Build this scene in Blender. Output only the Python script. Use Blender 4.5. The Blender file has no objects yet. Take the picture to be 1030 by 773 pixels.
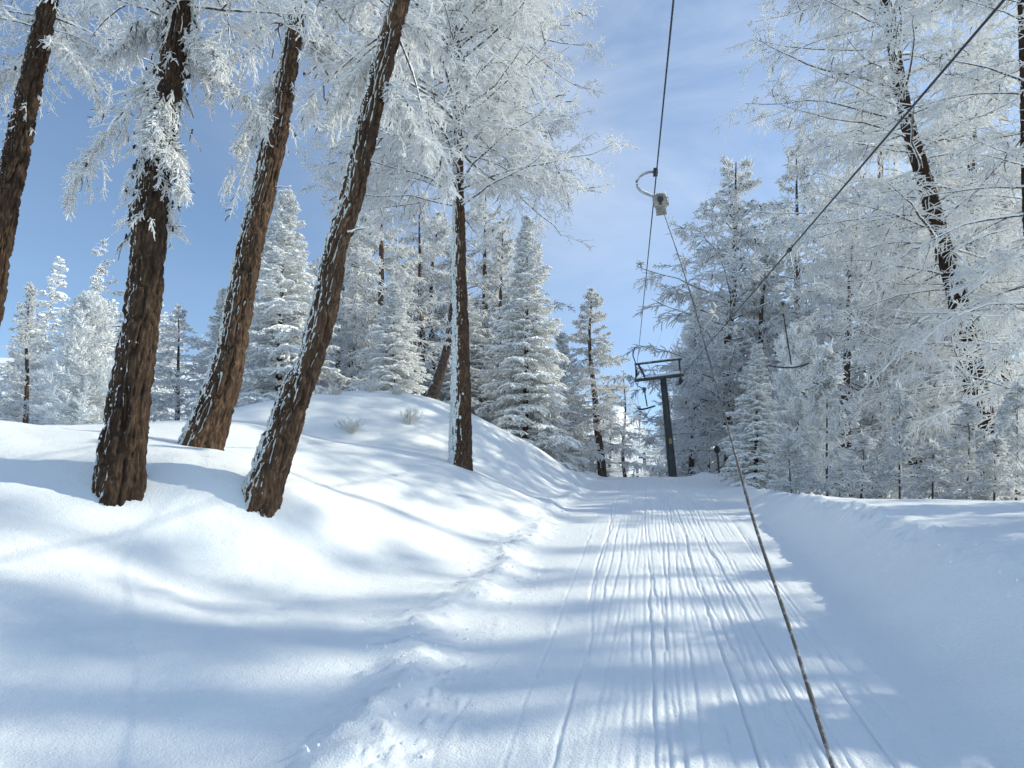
import bpy, bmesh, math, random
import numpy as np
from mathutils import Vector, Matrix

# ------------------------------------------------------------------ scene
SC = bpy.context.scene
COL = SC.collection
PITCH = math.radians(16.0)
CP, SP = math.cos(PITCH), math.sin(PITCH)
CAM = np.array([0.0, 0.0, 1.6])
F = 735.0
SUN_AZ, SUN_EL = math.radians(79.0), math.radians(32.0)

def ray(u, v):
    xc = (u - 515.0) / F; yc = (386.5 - v) / F
    return np.array([xc, CP - yc * SP, SP + yc * CP])
def P(u, v, d): return CAM + d * ray(u, v)
def atY(u, v, Y):
    r = ray(u, v); return CAM + r * (Y / r[1])
def sstep(x, a, b):
    t = np.clip((x - a) / (b - a), 0, 1); return t * t * (3 - 2 * t)

# ------------------------------------------------------------------ noise
def _hash(x, y, z, seed):
    with np.errstate(over='ignore'):
        h = (x.astype(np.uint32) * np.uint32(374761393) + y.astype(np.uint32) * np.uint32(668265263)
             + z.astype(np.uint32) * np.uint32(2246822519) + np.uint32((seed * 3266489917) & 0xffffffff))
        h = (h ^ (h >> np.uint32(13))) * np.uint32(1274126177)
        h = h ^ (h >> np.uint32(16))
    return h.astype(np.float64) / 4294967295.0 * 2 - 1
def vn(x, y, z=0.0, seed=1):
    x, y, z = np.broadcast_arrays(np.asarray(x, float), np.asarray(y, float), np.asarray(z, float))
    xi, yi, zi = np.floor(x).astype(np.int64), np.floor(y).astype(np.int64), np.floor(z).astype(np.int64)
    fx, fy, fz = x - xi, y - yi, z - zi
    fx = fx * fx * fx * (fx * (fx * 6 - 15) + 10); fy = fy * fy * fy * (fy * (fy * 6 - 15) + 10); fz = fz * fz * fz * (fz * (fz * 6 - 15) + 10)
    def c(a, b, d): return _hash(xi + a, yi + b, zi + d, seed)
    x00 = c(0,0,0) * (1-fx) + c(1,0,0) * fx; x10 = c(0,1,0) * (1-fx) + c(1,1,0) * fx
    x01 = c(0,0,1) * (1-fx) + c(1,0,1) * fx; x11 = c(0,1,1) * (1-fx) + c(1,1,1) * fx
    return (x00 * (1-fy) + x10 * fy) * (1-fz) + (x01 * (1-fy) + x11 * fy) * fz
def fbm(x, y, z=0.0, seed=1, o=4):
    a, r, f = 1.0, 0.0, 1.0
    for i in range(o):
        r = r + a * vn(np.asarray(x) * f, np.asarray(y) * f, np.asarray(z) * f, seed + i); a *= 0.5; f *= 2.03
    return r

# ------------------------------------------------------------------ mesh building
class Geo:
    def __init__(self): self.v = []; self.q = []; self.m = []; self.n = 0
    def add(self, verts, quads, mat=0):
        self.v.append(np.asarray(verts, np.float32)); self.q.append(np.asarray(quads, np.int64) + self.n)
        self.m.append(np.full(len(quads), mat, np.int32)); self.n += len(verts)
    def tubes(self, pts, rad, S=3, mat=0, cap=False):
        pts = np.asarray(pts, float); rad = np.asarray(rad, float)
        if pts.ndim == 2: pts = pts[None]; rad = rad[None]
        N, K, _ = pts.shape
        if N == 0: return
        T = np.gradient(pts, axis=1); T /= np.linalg.norm(T, axis=2, keepdims=True) + 1e-9
        mt = np.abs(T[:, :, 2].mean(1))
        ref = np.where((mt > 0.8)[:, None], np.array([1.0, 0.13, 0.0]), np.array([0.0, 0.0, 1.0]))[:, None, :]
        A = np.cross(T, ref); A /= np.linalg.norm(A, axis=2, keepdims=True) + 1e-9
        B = np.cross(A, T)
        ang = np.arange(S) * 2 * math.pi / S
        ca, sa = np.cos(ang), np.sin(ang)
        V = pts[:, :, None, :] + rad[:, :, None, None] * (A[:, :, None, :] * ca[None, None, :, None] + B[:, :, None, :] * sa[None, None, :, None])
        i = np.arange(N)[:, None, None] * K * S; k = np.arange(K - 1)[None, :, None] * S; s = np.arange(S)[None, None, :]
        s2 = (s + 1) % S
        q = np.stack([i + k + s, i + k + s2, i + k + S + s2, i + k + S + s], -1).reshape(-1, 4)
        self.add(V.reshape(-1, 3), q, mat)
        if cap:
            for e in (0, K - 1):
                base = (np.arange(N) * K * S + e * S)
                for j in range(1, S - 1, 2):
                    a = np.stack([base, base + j, base + j + 1, base + min(j + 2, S - 1)], -1)
                    if j + 2 > S - 1: a = a[:, [0, 1, 2, 2]]
                    self.q.append(a + self.n - len(V.reshape(-1, 3))); self.m.append(np.full(len(a), mat, np.int32))
    def box(self, lo, hi, mat=0, R=None, o=None):
        lo = np.array(lo, float); hi = np.array(hi, float)
        v = np.array([[x, y, z] for z in (lo[2], hi[2]) for y in (lo[1], hi[1]) for x in (lo[0], hi[0])])
        if R is not None: v = v @ np.array(R).T
        if o is not None: v = v + np.array(o)
        q = [[0,2,3,1],[4,5,7,6],[0,1,5,4],[2,6,7,3],[0,4,6,2],[1,3,7,5]]
        self.add(v, q, mat)
    def build(self, name, mats, parent=None, smooth=True, bevel=0.0):
        V = np.concatenate(self.v); Q = np.concatenate(self.q); M = np.concatenate(self.m)
        me = bpy.data.meshes.new(name)
        tri = Q[:, 2] == Q[:, 3]
        cnt = np.where(tri, 3, 4).astype(np.int32)
        loops = Q.reshape(-1)
        if tri.any():
            keep = np.ones(Q.shape, bool); keep[tri, 3] = False
            loops = Q[keep]
        st = np.concatenate([[0], np.cumsum(cnt)[:-1]]).astype(np.int32)
        me.vertices.add(len(V)); me.vertices.foreach_set('co', V.reshape(-1))
        me.loops.add(len(loops)); me.loops.foreach_set('vertex_index', loops.astype(np.int32))
        me.polygons.add(len(Q)); me.polygons.foreach_set('loop_start', st)
        for m in mats: me.materials.append(m)
        me.polygons.foreach_set('material_index', M)
        me.polygons.foreach_set('use_smooth', np.full(len(Q), smooth))
        me.update(calc_edges=True)
        o = bpy.data.objects.new(name, me); COL.objects.link(o)
        if parent is not None: o.parent = parent
        if bevel:
            b = o.modifiers.new('bevel', 'BEVEL'); b.width = bevel; b.segments = 2; b.limit_method = 'ANGLE'
        return o

def tag(o, label, cat, group=None, kind=None):
    if label: o['label'] = label
    if cat: o['category'] = cat
    if group: o['group'] = group
    if kind: o['kind'] = kind
    return o
def empty(name, loc, label=None, cat=None, group=None):
    o = bpy.data.objects.new(name, None); COL.objects.link(o); o.location = loc
    o.empty_display_size = 0.2
    return tag(o, label, cat, group)
def dup(root, loc, rotz, scale, label, group=None, tilt=(0.0, 0.0), name=None):
    r = root.copy(); COL.objects.link(r); r.rotation_mode = 'ZYX'
    r.location = loc; r.rotation_euler = (tilt[0], tilt[1], rotz); r.scale = scale
    r['label'] = label
    if group: r['group'] = group
    for ch in list(root.children):
        c = ch.copy(); COL.objects.link(c); c.parent = r
    return r

# ------------------------------------------------------------------ materials
def mat(name):
    m = bpy.data.materials.new(name); m.use_nodes = True
    nt = m.node_tree; nt.nodes.clear()
    out = nt.nodes.new('ShaderNodeOutputMaterial')
    return m, nt, out
def N(nt, typ, **kw):
    n = nt.nodes.new(typ)
    for k, v in kw.items():
        if k in n.inputs: n.inputs[k].default_value = v
        else: setattr(n, k, v)
    return n
def ramp(nt, fac, stops):
    r = nt.nodes.new('ShaderNodeValToRGB'); e = r.color_ramp.elements
    while len(e) < len(stops): e.new(0.5)
    for i, (p, c) in enumerate(stops): e[i].position = p; e[i].color = (*c, 1) if len(c) == 3 else c
    nt.links.new(fac, r.inputs['Fac']); return r

def snow_mat(name='snow', grain=60.0, bump=0.25, col=(0.90, 0.905, 0.915)):
    m, nt, out = mat(name)
    b = N(nt, 'ShaderNodeBsdfPrincipled', Roughness=0.62)
    b.inputs['Specular IOR Level'].default_value = 0.25
    tc = N(nt, 'ShaderNodeTexCoord')
    n1 = N(nt, 'ShaderNodeTexNoise', Scale=grain, Detail=4.0)
    n2 = N(nt, 'ShaderNodeTexNoise', Scale=grain * 0.22, Detail=3.0)
    nt.links.new(tc.outputs['Object'], n1.inputs['Vector']); nt.links.new(tc.outputs['Object'], n2.inputs['Vector'])
    mx = N(nt, 'ShaderNodeMath', operation='ADD'); nt.links.new(n1.outputs['Fac'], mx.inputs[0]); nt.links.new(n2.outputs['Fac'], mx.inputs[1])
    bp = N(nt, 'ShaderNodeBump', Strength=bump, Distance=0.02); nt.links.new(mx.outputs[0], bp.inputs['Height'])
    nt.links.new(bp.outputs['Normal'], b.inputs['Normal'])
    b.inputs['Base Color'].default_value = (*col, 1)
    nt.links.new(b.outputs[0], out.inputs['Surface'])
    return m

def rime_mat(name, c0, c1, transl=0.3, barkmix=0.0):
    # white hoar frost round a thin twig; a few twigs have lost theirs and show brown bark
    m, nt, out = mat(name)
    g = N(nt, 'ShaderNodeNewGeometry')
    stops = [(0.0, (0.16, 0.125, 0.10)), (max(barkmix, 0.001), (0.20, 0.16, 0.13)), (barkmix + 0.03, c0), (1.0, c1)]
    r = ramp(nt, g.outputs['Random Per Island'], stops)
    d = N(nt, 'ShaderNodeBsdfDiffuse'); t = N(nt, 'ShaderNodeBsdfTranslucent'); mx = N(nt, 'ShaderNodeMixShader', Fac=transl)
    nt.links.new(r.outputs[0], d.inputs['Color']); nt.links.new(r.outputs[0], t.inputs['Color'])
    nt.links.new(d.outputs[0], mx.inputs[1]); nt.links.new(t.outputs[0], mx.inputs[2]); nt.links.new(mx.outputs[0], out.inputs['Surface'])
    return m

def capped_mat(name, under, thr=0.1, soft=0.12, nscale=9.0, namp=0.5, col=(0.90, 0.905, 0.915)):
    # snow lying on whatever faces up, the plant's own colour below
    m, nt, out = mat(name)
    g = N(nt, 'ShaderNodeNewGeometry'); sx = N(nt, 'ShaderNodeSeparateXYZ'); nt.links.new(g.outputs['Normal'], sx.inputs[0])
    tc = N(nt, 'ShaderNodeTexCoord'); n = N(nt, 'ShaderNodeTexNoise', Scale=nscale, Detail=3.0)
    nt.links.new(tc.outputs['Object'], n.inputs['Vector'])
    ma = N(nt, 'ShaderNodeMath', operation='MULTIPLY_ADD'); nt.links.new(n.outputs['Fac'], ma.inputs[0]); ma.inputs[1].default_value = namp; ma.inputs[2].default_value = -namp * 0.5
    ad = N(nt, 'ShaderNodeMath', operation='ADD'); nt.links.new(sx.outputs['Z'], ad.inputs[0]); nt.links.new(ma.outputs[0], ad.inputs[1])
    mr = N(nt, 'ShaderNodeMapRange'); nt.links.new(ad.outputs[0], mr.inputs['Value']); mr.inputs['From Min'].default_value = thr; mr.inputs['From Max'].default_value = thr + soft
    n2 = N(nt, 'ShaderNodeTexNoise', Scale=nscale * 2, Detail=2.0); nt.links.new(tc.outputs['Object'], n2.inputs['Vector'])
    ur = ramp(nt, n2.outputs['Fac'], [(0.35, tuple(c * 0.6 for c in under)), (0.65, tuple(c * 1.4 for c in under))])
    mc = N(nt, 'ShaderNodeMix', data_type='RGBA'); nt.links.new(mr.outputs[0], mc.inputs[0]); nt.links.new(ur.outputs[0], mc.inputs[6]); mc.inputs[7].default_value = (*col, 1)
    b = N(nt, 'ShaderNodeBsdfPrincipled', Roughness=0.75); b.inputs['Specular IOR Level'].default_value = 0.15
    nt.links.new(mc.outputs[2], b.inputs['Base Color']); nt.links.new(b.outputs[0], out.inputs['Surface'])
    return m

def bark_mat(name='larch_bark', tone=1.0, rime=0.0):
    m, nt, out = mat(name)
    tc = N(nt, 'ShaderNodeTexCoord'); mp = N(nt, 'ShaderNodeMapping'); mp.inputs['Scale'].default_value = (1, 1, 0.22)
    nt.links.new(tc.outputs['Object'], mp.inputs['Vector'])
    v = N(nt, 'ShaderNodeTexVoronoi', Scale=26.0, feature='F1'); nt.links.new(mp.outputs[0], v.inputs['Vector'])
    n = N(nt, 'ShaderNodeTexNoise', Scale=34.0, Detail=6.0, Roughness=0.65); nt.links.new(mp.outputs[0], n.inputs['Vector'])
    n3 = N(nt, 'ShaderNodeTexNoise', Scale=1.6, Detail=3.0); nt.links.new(tc.outputs['Object'], n3.inputs['Vector'])
    r = ramp(nt, n.outputs['Fac'], [(p_, tuple(x * tone for x in c_)) for p_, c_ in ((0.25, (0.030, 0.021, 0.016)), (0.5, (0.085, 0.057, 0.041)), (0.75, (0.24, 0.165, 0.115)))])
    r2 = ramp(nt, v.outputs['Color'], [(0.0, (0.65, 0.62, 0.6)), (1.0, (1.25, 1.15, 1.05))])
    mu = N(nt, 'ShaderNodeMix', data_type='RGBA', blend_type='MULTIPLY'); mu.inputs[0].default_value = 1.0
    nt.links.new(r.outputs[0], mu.inputs[6]); nt.links.new(r2.outputs[0], mu.inputs[7])
    r3 = ramp(nt, n3.outputs['Fac'], [(0.35, (0.75, 0.72, 0.7)), (0.65, (1.15, 1.08, 1.0))])
    mu2 = N(nt, 'ShaderNodeMix', data_type='RGBA', blend_type='MULTIPLY'); mu2.inputs[0].default_value = 1.0
    nt.links.new(mu.outputs[2], mu2.inputs[6]); nt.links.new(r3.outputs[0], mu2.inputs[7])
    b = N(nt, 'ShaderNodeBsdfPrincipled', Roughness=0.85); b.inputs['Specular IOR Level'].default_value = 0.2
    colr = mu2.outputs[2]
    if rime:
        # rime plastered on the windward flank by the wind
        g = N(nt, 'ShaderNodeNewGeometry'); dt = N(nt, 'ShaderNodeVectorMath', operation='DOT_PRODUCT'); nt.links.new(g.outputs['Normal'], dt.inputs[0]); dt.inputs[1].default_value = (-0.93, -0.35, 0.08)
        nr = N(nt, 'ShaderNodeTexNoise', Scale=13.0, Detail=6.0, Roughness=0.7); nt.links.new(tc.outputs['Object'], nr.inputs['Vector'])
        ma = N(nt, 'ShaderNodeMath', operation='MULTIPLY_ADD'); nt.links.new(nr.outputs['Fac'], ma.inputs[0]); ma.inputs[1].default_value = 1.7; dm = N(nt, 'ShaderNodeMath', operation='MULTIPLY'); dm.inputs[1].default_value = 1.3; nt.links.new(dt.outputs['Value'], dm.inputs[0]); nt.links.new(dm.outputs[0], ma.inputs[2])
        mr = N(nt, 'ShaderNodeMapRange'); nt.links.new(ma.outputs[0], mr.inputs['Value']); mr.inputs['From Min'].default_value = 1.96 - rime; mr.inputs['From Max'].default_value = 2.06 - rime
        mc = N(nt, 'ShaderNodeMix', data_type='RGBA'); nt.links.new(mr.outputs[0], mc.inputs[0]); nt.links.new(colr, mc.inputs[6]); mc.inputs[7].default_value = (0.66, 0.69, 0.68, 1)
        colr = mc.outputs[2]
    nt.links.new(colr, b.inputs['Base Color'])
    bp = N(nt, 'ShaderNodeBump', Strength=0.7, Distance=0.02); nt.links.new(n.outputs['Fac'], bp.inputs['Height']); nt.links.new(bp.outputs[0], b.inputs['Normal'])
    nt.links.new(b.outputs[0], out.inputs['Surface'])
    return m

def plain(name, col, rough=0.5, metal=0.0, nscale=20.0, var=0.25):
    m, nt, out = mat(name)
    tc = N(nt, 'ShaderNodeTexCoord'); n = N(nt, 'ShaderNodeTexNoise', Scale=nscale, Detail=4.0); nt.links.new(tc.outputs['Object'], n.inputs['Vector'])
    r = ramp(nt, n.outputs['Fac'], [(0.3, tuple(c * (1 - var) for c in col)), (0.7, tuple(min(1, c * (1 + var)) for c in col))])
    b = N(nt, 'ShaderNodeBsdfPrincipled', Roughness=rough, Metallic=metal)
    nt.links.new(r.outputs[0], b.inputs['Base Color']); nt.links.new(b.outputs[0], out.inputs['Surface'])
    return m
def speckled(name, dark, light, scale, thr):
    m, nt, out = mat(name)
    tc = N(nt, 'ShaderNodeTexCoord'); n = N(nt, 'ShaderNodeTexNoise', Scale=scale, Detail=3.0, Roughness=0.7); nt.links.new(tc.outputs['Object'], n.inputs['Vector'])
    r = ramp(nt, n.outputs['Fac'], [(thr - 0.05, dark), (thr + 0.05, light)])
    b = N(nt, 'ShaderNodeBsdfPrincipled', Roughness=0.8)
    nt.links.new(r.outputs[0], b.inputs['Base Color']); nt.links.new(b.outputs[0], out.inputs['Surface'])
    return m

M_SNOW = snow_mat('snow', 75.0, 0.5)
M_CLUMP = snow_mat('settled_snow', 40.0, 0.3)
M_BARK = bark_mat('larch_bark', 0.6, 0.06)
M_BARKR = bark_mat('rimed_larch_bark', 0.9, 0.32)
M_BARKS = bark_mat('unrimed_larch_bark', 0.5, 0.0)  # dark bark for the right-edge trunk, without rime on its flank
M_BARKD = bark_mat('dark_larch_bark', 0.5, 0.0)
M_BRANCH = capped_mat('frosted_branch', (0.075, 0.058, 0.048), -0.85, 0.3, 14.0, 1.2, (0.93, 0.935, 0.94))
M_RIME = rime_mat('rime', (0.95, 0.95, 0.95), (0.98, 0.98, 0.98), 0.5, 0.012)
M_RIMEFAR = rime_mat('rime_fine', (0.95, 0.95, 0.95), (0.98, 0.98, 0.98), 0.5, 0.012)
M_SPRUCE = capped_mat('snowy_needles', (0.66, 0.68, 0.685), -0.85, 0.3, 5.0, 0.6, (0.955, 0.955, 0.955))
M_NEEDLE = speckled('frosted_needles', (0.10, 0.115, 0.105), (0.85, 0.86, 0.87), 14.0, 0.40)
M_TRUNKFAR = capped_mat('far_bark', (0.085, 0.06, 0.048), 0.35, 0.2, 6.0, 1.4)
M_LICHEN = plain('dark_lichen', (0.018, 0.015, 0.013), 0.9)
M_CRUST = speckled('frost_crust', (0.34, 0.36, 0.34), (0.80, 0.83, 0.86), 30.0, 0.45)
M_STEEL = plain('grey_green_steel', (0.062, 0.068, 0.072), 0.45, 0.3, 6.0, 0.2)
M_DARK = plain('dark_metal', (0.03, 0.032, 0.035), 0.45, 0.4)
M_GALV = plain('galvanised', (0.34, 0.36, 0.38), 0.4, 0.6)
M_CABLE = plain('wire_rope', (0.035, 0.038, 0.042), 0.5, 0.3)
M_ROPE = speckled('frosted_rope', (0.10, 0.09, 0.082), (0.30, 0.295, 0.30), 26.0, 0.56)
M_WIRE = speckled('frosted_wire', (0.72, 0.73, 0.75), (0.82, 0.84, 0.87), 12.0, 0.45)
M_BOX = plain('spring_box', (0.26, 0.24, 0.22), 0.55, 0.2, 14.0, 0.3)
M_YELLOW = plain('yellow_paint', (0.40, 0.29, 0.10), 0.5)
M_WOOD = plain('dark_post', (0.06, 0.05, 0.045), 0.8)
M_STRAW = rime_mat('frosted_straw', (0.90, 0.87, 0.82), (0.97, 0.96, 0.95), 0.5, 0.02)

# ------------------------------------------------------------------ terrain
_kY = np.array([-200, -40, -10, 0, 10, 20, 28, 31, 33, 36, 40, 50, 60, 80, 100, 160, 220, 500.])
_kZ = np.array([-30, -7, -2.0, 0, 2.02, 4.08, 5.74, 6.33, 6.68, 7.05, 7.3, 8.0, 9.3, 12.6, 16.2, 29, 43, 120.])
def _pchip(x, xk, yk):
    h = np.diff(xk); d = np.diff(yk) / h
    m = np.zeros(len(xk)); m[0] = d[0]; m[-1] = d[-1]
    w1 = 2 * h[1:] + h[:-1]; w2 = h[1:] + 2 * h[:-1]
    m[1:-1] = np.where(d[1:] * d[:-1] > 0, (w1 + w2) / (w1 / np.where(d[:-1] == 0, 1, d[:-1]) + w2 / np.where(d[1:] == 0, 1, d[1:])), 0)
    i = np.clip(np.searchsorted(xk, x) - 1, 0, len(h) - 1)
    t = (x - xk[i]) / h[i]; t2, t3 = t * t, t * t * t
    return (2*t3 - 3*t2 + 1) * yk[i] + (t3 - 2*t2 + t) * h[i] * m[i] + (-2*t3 + 3*t2) * yk[i+1] + (t3 - t2) * h[i] * m[i+1]
def zp(Y): return _pchip(np.asarray(Y, float), _kY, _kZ)
def xp(Y): Y = np.asarray(Y, float); return 0.02 + 0.193 * np.minimum(Y, 60) + 0.17 * np.maximum(Y - 60, 0)
def hw(Y): return np.clip(1.75 + (np.asarray(Y, float) - 4.3) * 0.03, 1.5, 3.4)

_ctl = [(0,773,3.4),(180,773,3.7),(0,650,4.5),(0,540,6.0),(0,470,7.6),(0,424,9.4),(90,437,10.5),(118,484,7.6),(262,487,8.3),(205,448,10.0),
        (165,439,11.5),(232,424,14.5),(300,404,18.5),(380,394,21.5),(452,407,23.0),(540,450,25.5),(592,479,29),(463,470,16),(350,440,17.0),(400,476,13.5),
        (310,482,10.6),(470,535,11.0),(350,560,8.0),(440,600,7.2),(200,560,7.0),(100,600,5.4),(250,660,4.9),(540,500,18.0),(420,437,18.5)]
_cp = []
for (u, v, d) in _ctl:
    p = P(u, v, d); _cp.append((p[0] - xp(p[1]), p[1], p[2] - zp(p[1])))
for Y in (-4, 0, 3, 6, 9, 13, 18, 23, 28, 33): _cp.append((-float(hw(Y)) - 0.1, Y, 0.0))
_cp += [(-4, 0, .15), (-8, 0, 1.0), (-8, 4, 1.3), (-12, 5, 2.0), (-14, 10, 1.9), (-4, -4, .2), (-9, -4, .8), (-16, 16, 1.4), (-13, 15, 1.3),
        (-14, 22, 1.3), (-12, 25, 1.6), (-9, 28, 1.6), (-5.5, 31, .5), (-4.5, 34, 0.2), (-16, 30, 1.3), (-10, 34, 1.0)]
_cp = np.array(_cp)
def _phi(r2): return 0.5 * r2 * np.log(r2 + 1e-9)
def _solve():
    n = len(_cp); X = _cp[:, :2]
    K = _phi(((X[:, None] - X[None]) ** 2).sum(-1)) + np.eye(n) * 0.004
    Pm = np.c_[np.ones(n), X]; A = np.zeros((n + 3, n + 3)); A[:n, :n] = K; A[:n, n:] = Pm; A[n:, :n] = Pm.T
    return np.linalg.solve(A, np.r_[_cp[:, 2], 0, 0, 0])
_w = _solve()
def tps(s, Y):
    r = _w[-3] + _w[-2] * s + _w[-1] * Y
    for i in range(len(_cp)): r = r + _w[i] * _phi((s - _cp[i, 0]) ** 2 + (Y - _cp[i, 1]) ** 2)
    return r

_rng = np.random.default_rng(5)
DRIFT = _rng.normal(0, 0.012, 60)
# ski tracks: offset from the piste axis, depth, seed
_tr = [(-.66,.016,1),(-.53,.02,2),(-.50,.018,3),(-.33,.013,4),(-.20,.012,5),(-.12,.028,6),(-.05,.028,7),(.06,.018,8),(.16,.012,9),(.27,.014,10),
       (.36,.022,11),(.44,.022,12),(.55,.012,13),(.63,.018,14),(.74,.02,15),(.86,.014,16),(-.88,.008,17),(1.05,.012,18),(1.22,.01,19),(-.41,.008,20),(0.11,.008,21),(.31,.009,22),(.50,.009,23),(-.26,.012,24),(.02,.012,25),(.40,.012,26),(.69,.014,27),(.80,.012,28),(.93,.014,29),(-.60,.010,30),(.21,.010,31),(1.12,.012,32)]
_tr += [(float(o_), 0.009 + 0.009 * float(_rng.random()), 40 + i_) for i_, o_ in enumerate(np.sort(_rng.uniform(-0.75, 1.25, 18)))]
def ground(X, Y, detail=False):
    X = np.asarray(X, float); Y = np.asarray(Y, float)
    s = X - xp(Y); w = hw(Y); base = zp(Y)
    # left slope
    sl = np.clip(s, -17, 0); Yl = np.clip(Y, -5, 35)
    hl = tps(sl, Yl)
    far = 1.5 + 0.02 * np.maximum(Y - 35, 0) + 0.02 * np.maximum(-s - 17, 0)
    k = np.maximum(sstep(-s, 12, 17), np.maximum(sstep(Y, 30, 36), sstep(-Y, 2, 5)))
    hl = hl * (1 - k) + far * k * sstep(-s - w, 0.0, 6.0)
    L = sstep(-s - w, -0.1, 0.5)
    # right bank
    wh = 0.70 - 0.42 * sstep(Y, 10, 26) + 0.06 * vn(Y * 0.5, 3.3, 0, 21)
    edge = s - w - 0.12 * vn(Y * 0.3, 7.7, 0, 23)
    hr = wh * sstep(edge, 0.0, 1.1) + 0.035 * np.maximum(edge - 0.6, 0) * (Y < 400)
    hr = np.minimum(hr, 3.0)
    zr = base + hr
    cap = 1.6 + 0.121 * np.maximum(Y, 0) + 0.06 * np.maximum(Y - 60, 0)
    d = zr - cap
    soft = np.where(d > 0.25, cap + 0.125, np.where(d < -0.25, zr, zr - (d + 0.25) ** 2 / 1.0))
    soft = np.where(d > 0.25, zr - d + 0.0, soft)
    kc = sstep(edge, 0.1, 2.0)
    zr = zr * (1 - kc) + soft * kc
    h = base + np.where(s < 0, hl * L, 0.0)
    z = np.where(s < 0, h, zr)
    z = z + 1.9 * np.exp(-(((s - 5.0) / 1.6) ** 2 + ((Y - 43) / 4.5) ** 2)) + 0.22 * np.exp(-(((s - 2.3) / 0.5) ** 2 + ((Y - 32) / 3.0) ** 2))
    if detail:
        near = np.exp(-np.maximum(Y - 4, 0) / 30.0)
        # bumpy ridge thrown up along the left edge of the track
        e = s + w + 0.10 - 0.30 * sstep(-Y, -9, -3.5) + 0.22 * vn(Y * 0.45, 1.7, 0, 31) + 0.10 * vn(Y * 1.7, 4.1, 0, 33)
        amp = 0.085 + 0.06 * np.maximum(vn(Y * 0.9, 5.5, 0, 32), -0.6)
        amp = amp * (1 + 1.0 * sstep(Y, 16, 26))
        lump = np.maximum(fbm(X * 6.5, Y * 6.0, 0, 35, 4), 0) * 0.03
        rid = np.exp(-(e / 0.24) ** 2)
        z = z + rid * (amp + lump) * sstep(-Y, -36, -30) * (Y > -6)
        # chunks strewn along it
        ch = (np.maximum(vn(X * 9, Y * 8, 0, 37) - 0.4, 0) * 0.05 + np.maximum(vn(X * 19, Y * 17, 0, 36) - 0.3, 0) * 0.05) * np.exp(-(e / 0.42) ** 2)
        z = z + ch
        # crumbs along the lip of the right bank
        z = z + (np.maximum(vn(X * 8, Y * 6, 0, 38) - 0.1, 0) * 0.07 + np.maximum(vn(X * 17, Y * 13, 0, 34) - 0.2, 0) * 0.06) * np.exp(-((edge - 0.9) / 0.2) ** 2) * sstep(Y, 2, 9)
        z = z + 0.03 * fbm(X * 2.0, Y * 1.3, 0, 39, 3) * sstep(edge, -0.1, 0.3) * sstep(-edge, -1.2, -0.5)
        # wind rolls on untouched snow
        off = np.maximum(sstep(-s - w, 0.2, 1.6), sstep(edge, 0.6, 1.6))
        z = z + off * (0.055 * fbm(X * 0.45, Y * 0.45, 0, 41, 3) + 0.015 * fbm(X * 2.4, Y * 2.4, 0, 45, 3)) * near
        z = z + off * near * 0.010 * np.maximum(vn(X * 7, Y * 7, 0, 47) - 0.35, 0)
        z = z - off * near * 0.05 * np.maximum(vn(X * 5.5, Y * 5.5, 0, 48) - 0.72, 0)
        # packed track with ski grooves
        inn = sstep(w - np.abs(s), -0.05, 0.5)
        z = z + inn * 0.012 * fbm(X * 1.1, Y * 0.35, 0, 51, 3)
        for (o, dep, sd) in _tr:
            wob = 0.05 * vn(Y * 0.22, sd * 3.1, 0, 60 + sd) + 0.013 * vn(Y * 0.8, sd * 1.7, 0, 90 + sd) + 0.006 * vn(Y * 3.5, sd, 0, 120 + sd) + 0.0025 * vn(Y * 11, sd, 0, 220 + sd)
            spread = 1.0 + 0.022 * np.maximum(Y - 4, 0)
            t = s - (o * spread + wob + DRIFT[sd % 60] * np.clip(Y - 7, -6, 12))
            on = sstep(vn(Y * 0.45, sd * 2.3, 0, 150 + sd), -0.7, 0.0) * (0.5 + 0.8 * _hash(np.array([sd]), np.array([3]), np.array([1]), 9)[0] ** 2 + 0.25 * vn(Y * 1.7, sd, 0, 260 + sd))
            wid = 0.0092 + 0.0006 * np.maximum(Y, 0)
            g = -0.72 * dep * np.exp(-(t / wid) ** 2) + 0.28 * dep * np.exp(-((t - 2.1 * wid) / wid) ** 2) * (0.5 + 0.8 * np.maximum(vn(Y * 6, sd, 0, 170 + sd), 0))
            z = z + inn * on * g
        z = z + inn * 0.010 * np.maximum(vn(X * 9, Y * 3.2, 0, 55) - 0.3, 0) * (np.abs(s) < 1.2)
        # faint old tracks in the shaded right side
        for k_, o in enumerate((1.25, 1.42, 1.62)):
            t = s - (o * (1 + 0.02 * (Y - 4)) + 0.05 * vn(Y * 0.2, k_ * 5.0, 0, 200))
            z = z - inn * 0.012 * np.exp(-(t / 0.05) ** 2)
        # hollows at the feet of the near trunks
        for (cx, cy, r, a) in WELLS:
            q = ((X - cx) ** 2 + (Y - cy) ** 2) / r ** 2
            z = z - a * np.exp(-q) + 0.6 * a * np.exp(-(((X - cx + 1.1) / 0.9) ** 2 + ((Y - cy - 0.2) / 0.5) ** 2))
    return z

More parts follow.
